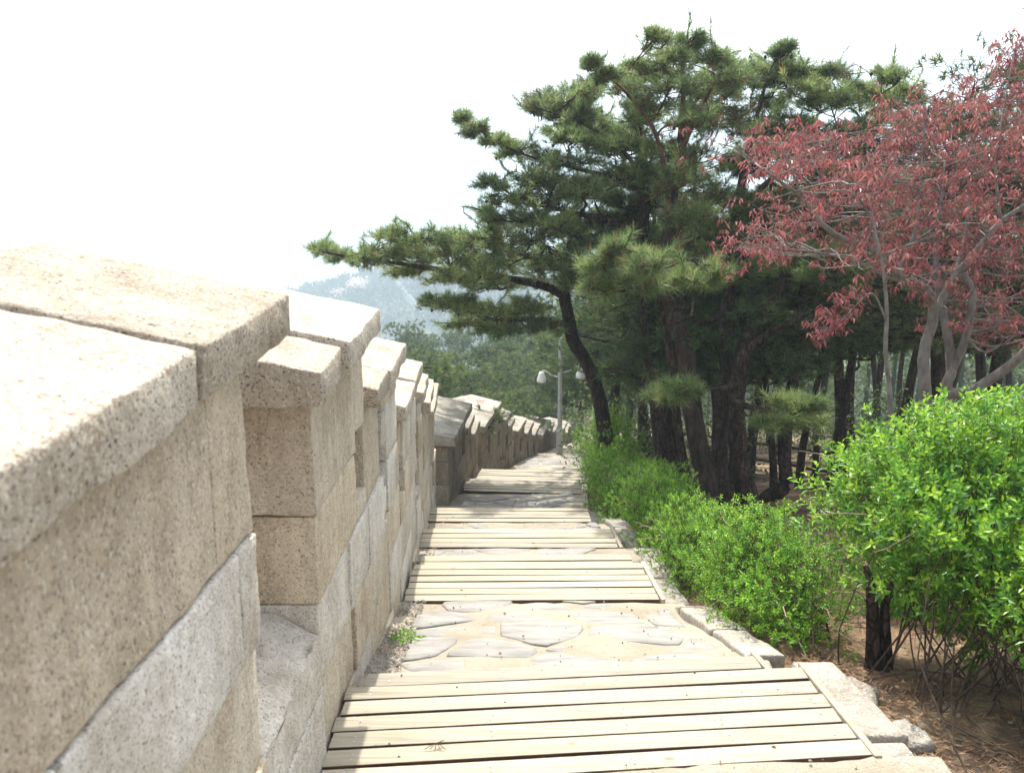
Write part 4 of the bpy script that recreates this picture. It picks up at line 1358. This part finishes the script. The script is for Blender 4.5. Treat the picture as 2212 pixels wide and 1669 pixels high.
for (u, zc, tv, sp, lab) in [
    (1345, 20, 520, 1.9, 'thin dark pine behind the clipped round shrub'),
    (1395, 24, 470, 2.2, 'pine trunk seen left of the thick dark trunk'),
    (1470, 16, 480, 1.9, 'slender dark pine close behind the thick dark trunk'),
    (1530, 19, 420, 2.2, 'dark pine framed between the red barked and straight trunks'),
    (1640, 21, 380, 2.4, 'pine right behind the forked trunk, base by the fence'),
    (1700, 26, 400, 2.6, 'deep shaded pine behind the fence posts'),
    (1785, 19, 350, 2.3, 'upright dark pine trunk right of the fence, left of the maple sapling'),
    (1850, 25, 330, 2.6, 'pine with branching trunk seen under the red maple'),
    (1905, 31, 330, 3.0, 'thin pine trunk behind the maple sapling'),
    (1965, 22, 330, 2.5, 'pine hidden behind the twin maple stems'),
    (2030, 28, 300, 3.0, 'pine filling the gap between the maple stems'),
    (2110, 20, 290, 2.5, 'dark pine behind the sloping maple stem'),
    (2185, 24, 260, 2.8, 'pine at the far right edge behind the maple crown'),
    (2240, 15, 20, 2.0, 'tall pine whose boughs enter at the top right corner'),
    (1590, 33, 430, 3.0, 'farther pine in the wood between straight and forked trunks'),
    (1750, 36, 430, 3.2, 'farther pine in the wood behind the upright dark one')]:
    back_pine(u, zc, tv, lab, GR, int(u) + 7, sp, lean=0.03 * math.sin(u * 1.7), r0=0.13, pads=21, tufts=8, subs=10, low=0.46)

# ------------------------------------------------------------------ red leaved maple and its sapling
def leaves(g, c, d, up, L, W, tint, droop=0.25):
    """n folded pointed leaves: base c, direction d, face normal up"""
    n = len(c)
    d = unit(d); s = unit(np.cross(d, up)); nrm = unit(np.cross(s, d))
    L = np.broadcast_to(L, (n,))[:, None]; W = np.broadcast_to(W, (n,))[:, None]
    m = c + d * L * 0.45 - nrm * 0.0
    tip = c + d * L - np.array((0, 0, 1.0)) * L * droop
    a = m + s * W * 0.5 + nrm * W * 0.16; b = m - s * W * 0.5 + nrm * W * 0.16
    V = np.stack([c, a, tip, b], 1).reshape(-1, 3)
    i = np.arange(n)[:, None] * 4
    f = np.concatenate([i + np.array([[0, 1, 2]]), i + np.array([[0, 2, 3]])])
    g.add(V, f3=f, tint=np.repeat(tint, 4))


def red_tree(label, stems, twigs_targets, seed, cat='tree', name='red_maple', leaf_n=7, spread=0.16, along=6):
    r = np.random.default_rng(seed)
    root = thing(name, label, cat, stems[0][0][:3])
    nodes = []
    for k, st in enumerate(stems):
        ln = smooth_line(np.asarray(st, float), 22)
        V, q, t3 = tube(ln[:, :3], ln[:, 3] * 0.82, 8)
        g = Geo(); g.add(V, t3, q)
        g.build('trunk' if st[0][3] > 0.04 else 'limb', M['bark_grey'], root, smooth=True)
        nodes += [(p[:3], p[3]) for p in ln[(6 if k < 3 else 2):]]
    NP = np.array([n[0] for n in nodes]); NR = np.array([n[1] for n in nodes])
    tw, lf = Geo(), Geo()
    for c in twigs_targets:
        d = np.linalg.norm(NP - c, axis=1) + np.where(NP[:, 2] > c[2] + 0.15, 0.5, 0)
        k = int(np.argmin(d))
        path = bent(NP[k], c, r, 0.07, 8, 0.03)
        L = np.linalg.norm(c - NP[k])
        V, q, t3 = tube(path, np.linspace(min(NR[k] * 0.7, 0.004 + 0.008 * L), 0.0022, 8), 4, False)
        tw.add(V, None, q)
        for s in range(along):
            t = 0.25 + 0.8 * r.random() if L > 0.3 else r.random() * 1.1
            p = path[min(7, int(t * 7.99))] if t <= 1 else path[-1]
            e = p + r.normal(size=3) * np.array((spread, spread, spread * 0.55)) + (0, 0, 0.02)
            V, q, t3 = tube(np.array([p, (p + e) / 2 + (0, 0, 0.01), e]), (0.0022, 0.0018, 0.0012), 3, False)
            tw.add(V, None, q)
            n = leaf_n
            a = r.random(n) * 6.28
            d = np.stack([np.cos(a), np.sin(a), -0.25 - 0.9 * r.random(n)], 1)
            Lf = 0.036 + 0.028 * r.random(n)
            up = np.tile(np.array((0, 0, 1.0)), (n, 1)) + r.normal(size=(n, 3)) * 0.35
            leaves(lf, e + d * 0.006 + r.normal(size=(n, 3)) * 0.018, d, up, Lf, Lf * 0.34, np.clip(0.5 + 0.25 * r.normal(size=n) + 0.1 * r.normal(), 0, 1), 0.35)
    tag(tw.build('twigs', M['bark_grey'], root), kind='stuff')
    tag(lf.build('crown', M['maple'], root), kind='stuff')
    return root


r_m = np.random.default_rng(77)
MAPLE = [(2300, 60), (2200, 75), (2165, 130), (2120, 150), (2060, 195), (1990, 215), (1960, 215), (1890, 235), (1895, 262), (1860, 285), (1760, 270), (1700, 300), (1640, 320), (1560, 270), (1545, 290), (1600, 345), (1650, 385), (1700, 420),
         (1640, 430), (1580, 480), (1545, 515), (1555, 540), (1620, 560), (1700, 560), (1790, 575), (1880, 585), (1980, 600), (2050, 620), (2040, 680), (2055, 700), (2110, 700), (2190, 720), (2300, 760)]
pts = poly_sample(MAPLE, 340, r_m)
tgt = []
for (u, v) in pts:
    zc = 8.0 + 1.2 * r_m.normal() * 0.6
    if u > 1950 and v < 560: zc += 0.3
    tgt.append(P(u, v, float(np.clip(zc, 6.0, 9.2))))
mb = root_at(2030, 7.7)
mb = (mb[0], mb[1], mb[2] - 0.1)
red_tree('red leaved maple with several grey stems spreading over the big shrub',
         [[(*mb, .075), *TR([(1998, 850, 7.7, .068), (1995, 760, 7.7, .062), (2015, 690, 7.7, .058), (2010, 640, 7.6, .055), (1985, 615, 7.5, .048), (1930, 590, 7.4, .038), (1895, 545, 7.3, .034), (1830, 520, 7.2, .03), (1780, 490, 7.1, .026), (1735, 430, 7.0, .02), (1660, 375, 6.9, .014), (1590, 320, 6.8, .007)])],
          [(*mb, .07), *TR([(2040, 870, 7.8, .062), (2055, 800, 7.8, .056), (2045, 720, 7.8, .05), (2030, 650, 7.9, .044), (2020, 560, 8.0, .034), (2030, 450, 8.1, .024), (2040, 350, 8.2, .012)])],
          [(*mb, .07), *TR([(2040, 890, 7.6, .062), (2100, 845, 7.4, .056), (2180, 790, 7.2, .05), (2230, 740, 7.1, .044), (2300, 640, 7.0, .03)])],
          TR([(2055, 800, 7.8, .05), (2085, 730, 7.7, .045), (2100, 640, 7.6, .04), (2080, 590, 7.6, .04)]),
          TR([(2012, 690, 7.7, .05), (2060, 600, 7.7, .045), (2110, 540, 7.7, .04), (2160, 480, 7.7, .034), (2230, 430, 7.7, .024), (2300, 350, 7.8, .012)]),
          TR([(1985, 612, 7.5, .03), (1920, 600, 7.4, .024), (1850, 565, 7.3, .018), (1760, 545, 7.2, .012), (1660, 535, 7.1, .006)]),
          TR([(1935, 592, 7.4, .024), (1975, 500, 7.5, .018), (1985, 400, 7.6, .014), (1995, 280, 7.7, .010), (1992, 180, 7.8, .005)]),
          TR([(1895, 545, 7.3, .02), (1880, 470, 7.4, .014), (1830, 390, 7.4, .010), (1800, 300, 7.5, .005)]),
          TR([(2060, 600, 7.7, .03), (2085, 500, 7.9, .022), (2090, 400, 8.0, .016), (2060, 330, 8.1, .010), (2000, 290, 8.1, .005)]),
          TR([(1735, 430, 7.0, .012), (1700, 350, 7.0, .008), (1680, 310, 7.0, .004)]),
          TR([(2160, 480, 7.7, .02), (2150, 350, 7.8, .014), (2170, 220, 7.9, .008), (2190, 110, 8.0, .004)]),
          TR([(2085, 730, 7.7, .02), (2130, 760, 7.5, .012), (2200, 720, 7.3, .006)])],
         tgt, 31, along=6)

sb = root_at(1935, 6.9)
pts = poly_sample([(1760, 690), (1800, 640), (1850, 615), (1870, 640), (1820, 690), (1770, 730), (1735, 725)], 12, r_m)
red_tree('thin pale grey sapling with one bent side branch of red leaves, left of the maple',
         [[(*sb[:2], sb[2] - .05, .04), *TR([(1925, 900, 6.9, .026), (1912, 760, 6.9, .023), (1915, 680, 6.9, .02), (1908, 590, 6.9, .017), (1890, 500, 6.9, .012), (1875, 420, 6.9, .006)])],
          TR([(1912, 690, 6.9, .012), (1890, 640, 6.85, .010), (1868, 640, 6.8, .009), (1820, 690, 6.7, .006), (1770, 730, 6.6, .003)])],
         [P(u, v, 6.7 + 0.15 * r_m.normal()) for u, v in pts], 32, name='maple_sapling', along=4, spread=0.06)

# ------------------------------------------------------------------ shrubs
def shrub(name, label, cat, base, centre, rad, n_stem, n_clu, leaf_n, leaf_L, mat, seed, group=None, stem_r=0.008, shell=0.55, lop=0.2, bare=0.0):
    """many stems fanning out of the base to leafy sprays that fill an uneven crown"""
    r = np.random.default_rng(seed)
    base = np.asarray(base, float); centre = np.asarray(centre, float); rad = np.asarray(rad, float)
    root = thing(name, label, cat, base, group)
    st, lf = Geo(), Geo()
    tips = []
    for k in range(n_stem):
        u = unit(r.normal(size=3)); u[2] = abs(u[2]) if r.random() < 0.8 else u[2] * 0.6
        e = centre + u * rad * (0.55 + 0.4 * r.random())
        e[2] = max(e[2], gz1(e[0], e[1]) + 0.08)
        b = base + np.array((r.normal() * rad[0] * 0.35, r.normal() * rad[1] * 0.35, 0))
        b[2] = gz1(b[0], b[1]) - 0.03
        path = bent(b, e, r, 0.07, 8)
        V, q, t3 = tube(path, np.linspace(stem_r * (0.7 + 0.7 * r.random()), stem_r * 0.3, 8), 5, False)
        st.add(V, None, q)
        tips.append(path)
    off = r.random() * 50
    n = 0
    while n < n_clu:
        u = unit(r.normal(size=3))
        k = shell + (1 - shell) * r.random() ** 0.6
        lump = 1 + lop * mnoise.noise(Vector(u * 2.3) + Vector((off, 0, 0))) + lop * 0.6 * mnoise.noise(Vector(u * 5.5) + Vector((0, off, 0)))
        p = centre + u * rad * k * lump
        gz = gz1(p[0], p[1])
        if p[2] < gz + 0.03: continue
        if bare and u[2] < -0.1 and r.random() < bare: continue
        # gaps
        if mnoise.noise(Vector(p) * (1.6 / max(0.25, rad[0]))+ Vector((off, off, 0))) < -0.28 and r.random() < 0.8: n += 0.3; continue
        n += 1
        path = tips[r.integers(0, len(tips))]
        ax = unit(u * 0.7 + np.array((0, 0, 0.7)) + r.normal(size=3) * 0.35)
        if r.random() < 0.75:
            L0 = leaf_L * (1.5 + 2 * r.random())
            V, q, t3 = tube(np.array([p - ax * L0 - (0, 0, L0 * .3), p - ax * L0 * 0.4, p + ax * leaf_L * .3]), (stem_r * 0.22, stem_r * 0.18, stem_r * 0.1), 3, False)
            st.add(V, None, q)
        m = leaf_n
        a = r.random() * 6.28 + np.arange(m) * 2.4
        t1 = unit(np.cross(ax, np.array((0.3, 0.2, 0.9)))); t2 = np.cross(ax, t1)
        d = ax * (0.45 + 0.35 * r.random((m, 1))) + (t1 * np.cos(a)[:, None] + t2 * np.sin(a)[:, None]) * 0.8
        c = p + ax * (leaf_L * np.linspace(-0.9, 0.35, m))[:, None]
        Lf = leaf_L * (0.7 + 0.5 * r.random(m)) * np.linspace(1.1, 0.75, m)
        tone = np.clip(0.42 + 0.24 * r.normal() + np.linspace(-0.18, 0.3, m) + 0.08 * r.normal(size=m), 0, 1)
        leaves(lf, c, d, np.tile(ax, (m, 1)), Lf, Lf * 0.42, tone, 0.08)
    # bare pale shoots that stick out
    bt = Geo()
    for k in range(16):
        u = unit(r.normal(size=3)); u[2] = u[2] * 0.5 + 0.1
        a = centre + u * rad * 0.7; e = centre + u * rad * (1.1 + 0.25 * r.random()) + (0, 0, 0.04 * r.normal())
        if min(a[2], e[2]) < gz1(e[0], e[1]) + 0.04: continue
        V, q, t3 = tube(bent(a, e, r, 0.10, 6), np.linspace(0.0038, 0.0016, 6), 4, False)
        bt.add(V, None, q)
    if bt.n: tag(bt.build('bare_twigs', M['dry_twig'], root), kind='stuff')
    tag(st.build('stems', M['shrub_stem'], root), kind='stuff')
    tag(lf.build('leaves', M[mat], root), kind='stuff')
    return root


GH = 'low hedge shrubs along the kerb'
def hedge_at(y, dx, h, rx, ry, n, label, seed, L=0.026, mat='hedge'):
    x = float(pathr(y)) + dx
    g = gz1(x, y)
    return shrub('hedge_shrub', label, 'shrub', (x, y, g), (x, y, g + h * 0.5), (rx, ry, h * 0.60), 30, int(n * 0.98), 6, L * 1.1, mat, seed, GH, 0.006, 0.35, 0.42)


hedge_at(4.85, 0.50, 0.68, 0.42, 0.78, 3600, 'nearest hedge shrub, dense bright green mound behind the flagstone landing kerb', 201)
hedge_at(6.35, 0.47, 0.64, 0.42, 0.85, 3000, 'bright green hedge shrub beside the second timber deck', 202)
hedge_at(7.75, 0.48, 0.66, 0.44, 0.85, 2600, 'hedge shrub beside the third timber deck, straggling twigs over the kerb', 203, 0.027)
hedge_at(9.1, 0.60, 0.74, 0.54, 0.90, 2300, 'hedge shrub beside the narrow timber deck', 204, 0.029)
hedge_at(10.6, 0.56, 0.74, 0.52, 0.95, 2100, 'darker hedge shrub beside the shaded landing', 205, 0.031)
hedge_at(12.2, 0.55, 0.78, 0.50, 0.8, 2000, 'hedge shrub beside the askew grey deck', 206, 0.033)
hedge_at(13.9, 0.45, 1.30, 0.62, 0.85, 2600, 'tall rounded hedge shrub at the far end of the row, near the lamp post', 207, 0.036)
hedge_at(16.0, 0.40, 0.8, 0.5, 0.9, 1200, 'small dark shrub past the tall rounded one, close to the lamp post', 208, 0.04)

bx, by = 2.35, 3.95
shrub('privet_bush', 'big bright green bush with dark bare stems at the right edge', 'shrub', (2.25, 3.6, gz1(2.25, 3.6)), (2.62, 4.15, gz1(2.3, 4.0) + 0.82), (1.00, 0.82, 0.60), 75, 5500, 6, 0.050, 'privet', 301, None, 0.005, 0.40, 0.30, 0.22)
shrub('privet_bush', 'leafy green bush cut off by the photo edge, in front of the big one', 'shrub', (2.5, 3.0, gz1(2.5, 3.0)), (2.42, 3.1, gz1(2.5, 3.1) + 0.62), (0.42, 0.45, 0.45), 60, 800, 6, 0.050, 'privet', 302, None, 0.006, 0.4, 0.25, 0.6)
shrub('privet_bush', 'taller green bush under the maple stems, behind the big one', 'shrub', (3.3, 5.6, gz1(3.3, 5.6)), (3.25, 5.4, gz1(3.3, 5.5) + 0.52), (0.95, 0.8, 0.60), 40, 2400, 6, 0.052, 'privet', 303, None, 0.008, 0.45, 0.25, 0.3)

# small weed at the foot of the wall
r_w = np.random.default_rng(5)
g = Geo()
wx_, wy_ = float(wallx(4.35)) + 0.13, 4.35
for i in range(46):
    a = r_w.random() * 6.28
    d = np.array([[math.cos(a), math.sin(a), 0.35 + 0.5 * r_w.random()]])
    c = np.array([[wx_ + r_w.normal() * 0.03, wy_ + r_w.normal() * 0.03, float(pathz(wy_)) + 0.012]])
    leaves(g, c + d * 0.02, d, np.array([[0, 0, 1.0]]), 0.035 + 0.025 * r_w.random(), 0.014, np.array([0.3 + 0.5 * r_w.random()]), 0.3)
tag(g.build('weed', M['hedge']), 'small green weed growing in the gravel at the foot of the wall', 'plant')

g = Geo()
for k in range(5):
    p0 = np.array((-0.33 + 0.02 * k, 2.86 + 0.028 * 0, -1.893)); a = 0.5 + 0.5 * k
    V, q, t3 = tube(np.array([p0, p0 + (0.03 * math.cos(a), 0.02 * math.sin(a), 0.012), p0 + (0.06 * math.cos(a * .7), 0.035 * math.sin(a), 0.016)]), (0.0018, 0.0015, 0.001), 4)
    g.add(V, t3, q)
tag(g.build('dry_sprig', M['twig']), 'tiny dry sprig lying on the nearest deck boards', 'twig')

# stump below the bush
sx = P(1885, 1405, 4.25)
sg = gz1(sx[0], sx[1])
root = thing('shrub_trunk', 'short dark double trunk standing in the dirt under the big bush', 'trunk', (sx[0], sx[1], sg))
for dx, rr, h in ((0.0, 0.038, 0.40), (0.07, 0.030, 0.34)):
    ln = smooth_line([(sx[0] + dx, sx[1], sg - .08, rr * 1.3), (sx[0] + dx, sx[1], sg + .08, rr), (sx[0] + dx - .02, sx[1] + .02, sg + h, rr * .75), (sx[0] + dx * 2.2 - .05, sx[1] + .05, sg + h + 0.14, rr * .3)], 10)
    V, q, t3 = tube(ln[:, :3], ln[:, 3], 9)
    g = Geo(); g.add(V, t3, q); g.build('stem', M['bark'], root, smooth=True)

# ------------------------------------------------------------------ lamp post
lb = P(1208, 985, 23.5)
lz = float(pathz(lb[1])) - 0.05
lamp = thing('street_lamp', 'slim grey lamp post with two curved arms at the end of the wall', 'lamp post', (lb[0], lb[1], lz))
top = 3.35 + (lb[2] - lz)


def lat(prof, n=14):
    ang = np.linspace(0, 2 * math.pi, n, endpoint=False)
    V = np.array([(rr * math.cos(a), rr * math.sin(a), z) for rr, z in prof for a in ang])
    q = [(k * n + i, k * n + (i + 1) % n, (k + 1) * n + (i + 1) % n, (k + 1) * n + i) for k in range(len(prof) - 1) for i in range(n)]
    return V, np.array(q)


V, q = lat([(0.12, 0), (0.12, 0.03), (0.095, 0.05), (0.095, 0.72), (0.075, 0.76), (0.062, 0.78), (0.058, top), (0.03, top + .02), (0.0, top + .02)])
mesh_obj('post', V + np.array((lb[0], lb[1], lz)), q, M['metal'], lamp, smooth=False)
for sgn, L in ((-1, 0.52), (1, 0.56)):
    zt = lz + top - 1.05 + (0.12 if sgn > 0 else 0)
    pts = [(lb[0] + sgn * 0.04, lb[1], zt - .05), (lb[0] + sgn * 0.25, lb[1], zt + 0.02), (lb[0] + sgn * (L - .1), lb[1], zt + 0.13), (lb[0] + sgn * L, lb[1], zt + 0.11)]
    V, q, t3 = tube(smooth_line(pts, 12), 0.018, 8)
    gg = Geo(); gg.add(V, t3, q); arm = gg.build('arm', M['metal'], lamp, smooth=True)
    V, q = lat([(0.0, 0.10), (0.06, 0.10), (0.075, 0.06), (0.13, -0.10), (0.135, -0.16), (0.11, -0.19), (0.0, -0.20)])
    mesh_obj('lamp_shade', V + np.array((lb[0] + sgn * L, lb[1], zt + 0.0)), q, M['shade_white'], lamp, smooth=True)

# ------------------------------------------------------------------ fence in the wood
fpts = [root_at(1285, 26), root_at(1480, 21.5), root_at(1665, 17.6), root_at(1850, 15.6), root_at(2060, 14.6), root_at(2300, 14)]
fl = smooth_line(fpts, 15)
fence = thing('wooden_fence', 'dark post and rail fence among the pines on the right', 'fence', fl[0])
tops = []
for p in fl:
    zg = gz1(p[0], p[1])
    def f(V, p=p, zg=zg): return V + np.array((p[0] - .05, p[1] - .05, zg - 0.1))
    V, q = hewn(0.10, 0.10, 1.02, 0.012, 0.3, 0.003, int(p[0] * 10) % 50, f)
    mesh_obj('post', V, q, M['fence'], fence, smooth=True)
    tops.append((p[0], p[1], zg))
for a, b in zip(tops[:-1], tops[1:]):
    for h in (0.78, 0.42):
        V, q, t3 = tube(np.array([(a[0], a[1], a[2] + h), (b[0], b[1], b[2] + h)]), 0.032, 6)
        gg = Geo(); gg.add(V, t3, q); gg.build('rail', M['fence'], fence)

# pale understory leaves in the wood beyond the fence
def understory():
    r = np.random.default_rng(61)
    g = Geo()
    n = 9000
    zc = 17 + 30 * r.random(n)
    u = 1230 + 1000 * r.random(n)
    X = (u - 1105.5) / F * zc; Y = zc * 0.97
    Z = ground_z(X, Y) + 0.1 + 1.9 * r.random(n) ** 1.3
    c = np.stack([X, Y, Z], 1) 
    keep = np.array([mnoise.noise(Vector((a * 0.35, b * 0.35, 3))) > -0.02 for a, b in zip(X, Y)])
    c = c[keep]; n = len(c)
    for k in range(5):
        d = r.normal(size=(n, 3)); L = 0.07 + 0.06 * r.random(n)
        leaves(g, c + r.normal(size=(n, 3)) * 0.2, d, r.normal(size=(n, 3)), L, L * 0.6, r.random(n), 0.1)
    tag(g.build('undergrowth', M['pale_leaf']), kind='stuff')


understory()

# ------------------------------------------------------------------ the wooded hill across the valley
def hill_woods():
    r = np.random.default_rng(70)
    g = Geo()
    n = 3000
    X = -260 + 480 * r.random(n); Y = 270 + 270 * r.random(n)
    Z = ground_z(X, Y, False)
    per = 46
    size = 3.0 + 2.6 * r.random(n)
    tone = np.clip(0.4 + 0.27 * r.normal(size=n), 0, 1)
    c = np.repeat(np.stack([X, Y, Z + size * 0.7], 1), per, 0)
    s = np.repeat(size, per)
    u = unit(r.normal(size=(n * per, 3)))
    p = c + u * (s * (0.55 + 0.5 * r.random(n * per)))[:, None] * np.array((1, 1, 0.75))
    d = r.normal(size=(n * per, 3)); L = s * 0.42
    leaves(g, p, d, u + r.normal(size=(n * per, 3)) * 0.4, L, L * 0.8, np.clip(np.repeat(tone, per) + 0.07 * r.normal(size=n * per), 0, 1), 0.05)
    tag(g.build('hillside_woods', M['hill_tree']), kind='stuff')


hill_woods()


def valley_woods():
    r = np.random.default_rng(81)
    g = Geo()
    n = 420
    Y = 50 + 150 * r.random(n) ** 1.2; X = -0.02 * Y - 14 + (0.75 * Y + 34) * r.random(n)
    Z = ground_z(X, Y, False)
    per = 170
    H = 4.5 + 3.5 * r.random(n); size = 2.2 + 1.6 * r.random(n)
    c = np.repeat(np.stack([X, Y, Z + H], 1), per, 0)
    s = np.repeat(size, per)
    u = unit(r.normal(size=(n * per, 3)))
    lump = 0.6 + 0.5 * r.random(n * per) + 0.25 * np.sin(u[:, 0] * 5 + c[:, 0]) * np.sin(u[:, 1] * 6 + c[:, 1])
    p = c + u * (s * lump)[:, None] * np.array((1, 1, 0.75))
    L = 0.35 + 0.004 * c[:, 1]
    leaves(g, p, r.normal(size=(n * per, 3)), u + r.normal(size=(n * per, 3)) * 0.6, L, L * 0.5, np.clip(np.repeat(0.4 + 0.2 * r.normal(size=n), per) + 0.1 * r.normal(size=n * per), 0, 1), 0.05)
    for k in range(n):
        V, q, t3 = tube(np.array([(X[k], Y[k], Z[k] - .3), (X[k] + .1, Y[k], Z[k] + H[k])]), (0.16, 0.10), 5)
        g.add(V, t3, q, tint=0.0)
    tag(g.build('valley_woods', M['needle_far']), kind='stuff')


valley_woods()


def on_ground(u, v):
    """march along the ray of pixel (u, v) until it meets the land"""
    d = P(u, v, 1.0)
    t = 60.0
    while t < 2000:
        p = d * t
        if p[2] < float(ground_z(p[:1], p[1:2], False)[0]): return p
        t += 2.0
    return d * 500


for i, (u, v, s, lab) in enumerate([(702, 622, 5.0, 'pale blossoming cherry tree on the hazy hillside, leftmost'),
                                    (775, 640, 6.5, 'pinkish white cherry tree on the hillside beside the far wall'),
                                    (735, 652, 4.5, 'small pale cherry tree low on the hillside'),
                                    (640, 640, 4.6, 'pale cherry tree just above the sunlit capstone on the hill')]):
    p = on_ground(u, v)
    r = np.random.default_rng(400 + i)
    root = thing('cherry_tree', lab, 'tree', p, 'cherry trees on the hill')
    V, q, t3 = tube(np.array([p, p + (0, 0, s * 0.5), p + (0.2, 0, s)]), (0.35, 0.25, 0.1), 6)
    gg = Geo(); gg.add(V, t3, q); gg.build('trunk', M['bark'], root)
    gg = Geo()
    n = 260
    uu = unit(r.normal(size=(n, 3)))
    pp = p + (0, 0, s * 1.0) + uu * s * np.array((1.1, 1.1, 0.7)) * (0.4 + 0.6 * r.random((n, 1)))
    leaves(gg, pp, r.normal(size=(n, 3)), uu, s * 0.3, s * 0.24, r.random(n), 0.05)
    tag(gg.build('crown', M['blossom'], root), kind='stuff')

fw = [on_ground(u, v) for (u, v) in ((838, 612), (852, 622), (866, 636), (878, 650), (890, 664), (902, 680), (914, 696))]
fw = smooth_line(fw, 19)
farwall = thing('fortress_wall', 'distant fortress wall stepping down the hazy hillside', 'wall', fw[0])
for i, (a, b) in enumerate(zip(fw[:-1], fw[1:])):
    d = b - a; L = float(np.hypot(d[0], d[1])); ux, uy = d[0] / L, d[1] / L
    z = (a[2] + b[2]) / 2
    def f(V, a=a, ux=ux, uy=uy, z=z):
        return np.stack([a[0] + ux * V[:, 0] - uy * (V[:, 1] - 0.6), a[1] + uy * V[:, 0] + ux * (V[:, 1] - 0.6), z - 3 + V[:, 2]], 1)
    V, q = hewn(L * 0.97, 1.2, 8.2, 0.05, 9, 0.0, i, f)
    mesh_obj('merlon', V, q, M['far_stone'], farwall)

# ------------------------------------------------------------------ haze
def box(name, lo, hi):
    V = [(x, y, z) for x in (lo[0], hi[0]) for y in (lo[1], hi[1]) for z in (lo[2], hi[2])]
    Fq = [(0, 1, 3, 2), (4, 6, 7, 5), (0, 4, 5, 1), (2, 3, 7, 6), (0, 2, 6, 4), (1, 5, 7, 3)]
    return mesh_obj(name, V, np.array(Fq))


hz = box('haze', (-4400, -60, -330), (4400, 4300, 210))
m, nt, out = new_mat('haze_air')
pv = nt.nodes.new('ShaderNodeVolumePrincipled')
pv.inputs['Color'].default_value = (0.60, 0.73, 0.84, 1)
pv.inputs['Density'].default_value = 0.0014
pv.inputs['Anisotropy'].default_value = 0.2
nt.links.new(pv.outputs[0], out.inputs['Volume'])
hz.data.materials.append(m)
tag(hz, kind='stuff')
print('faces', sum(len(o.data.polygons) for o in SC.objects if o.type == 'MESH'), 'objects', len(SC.objects))
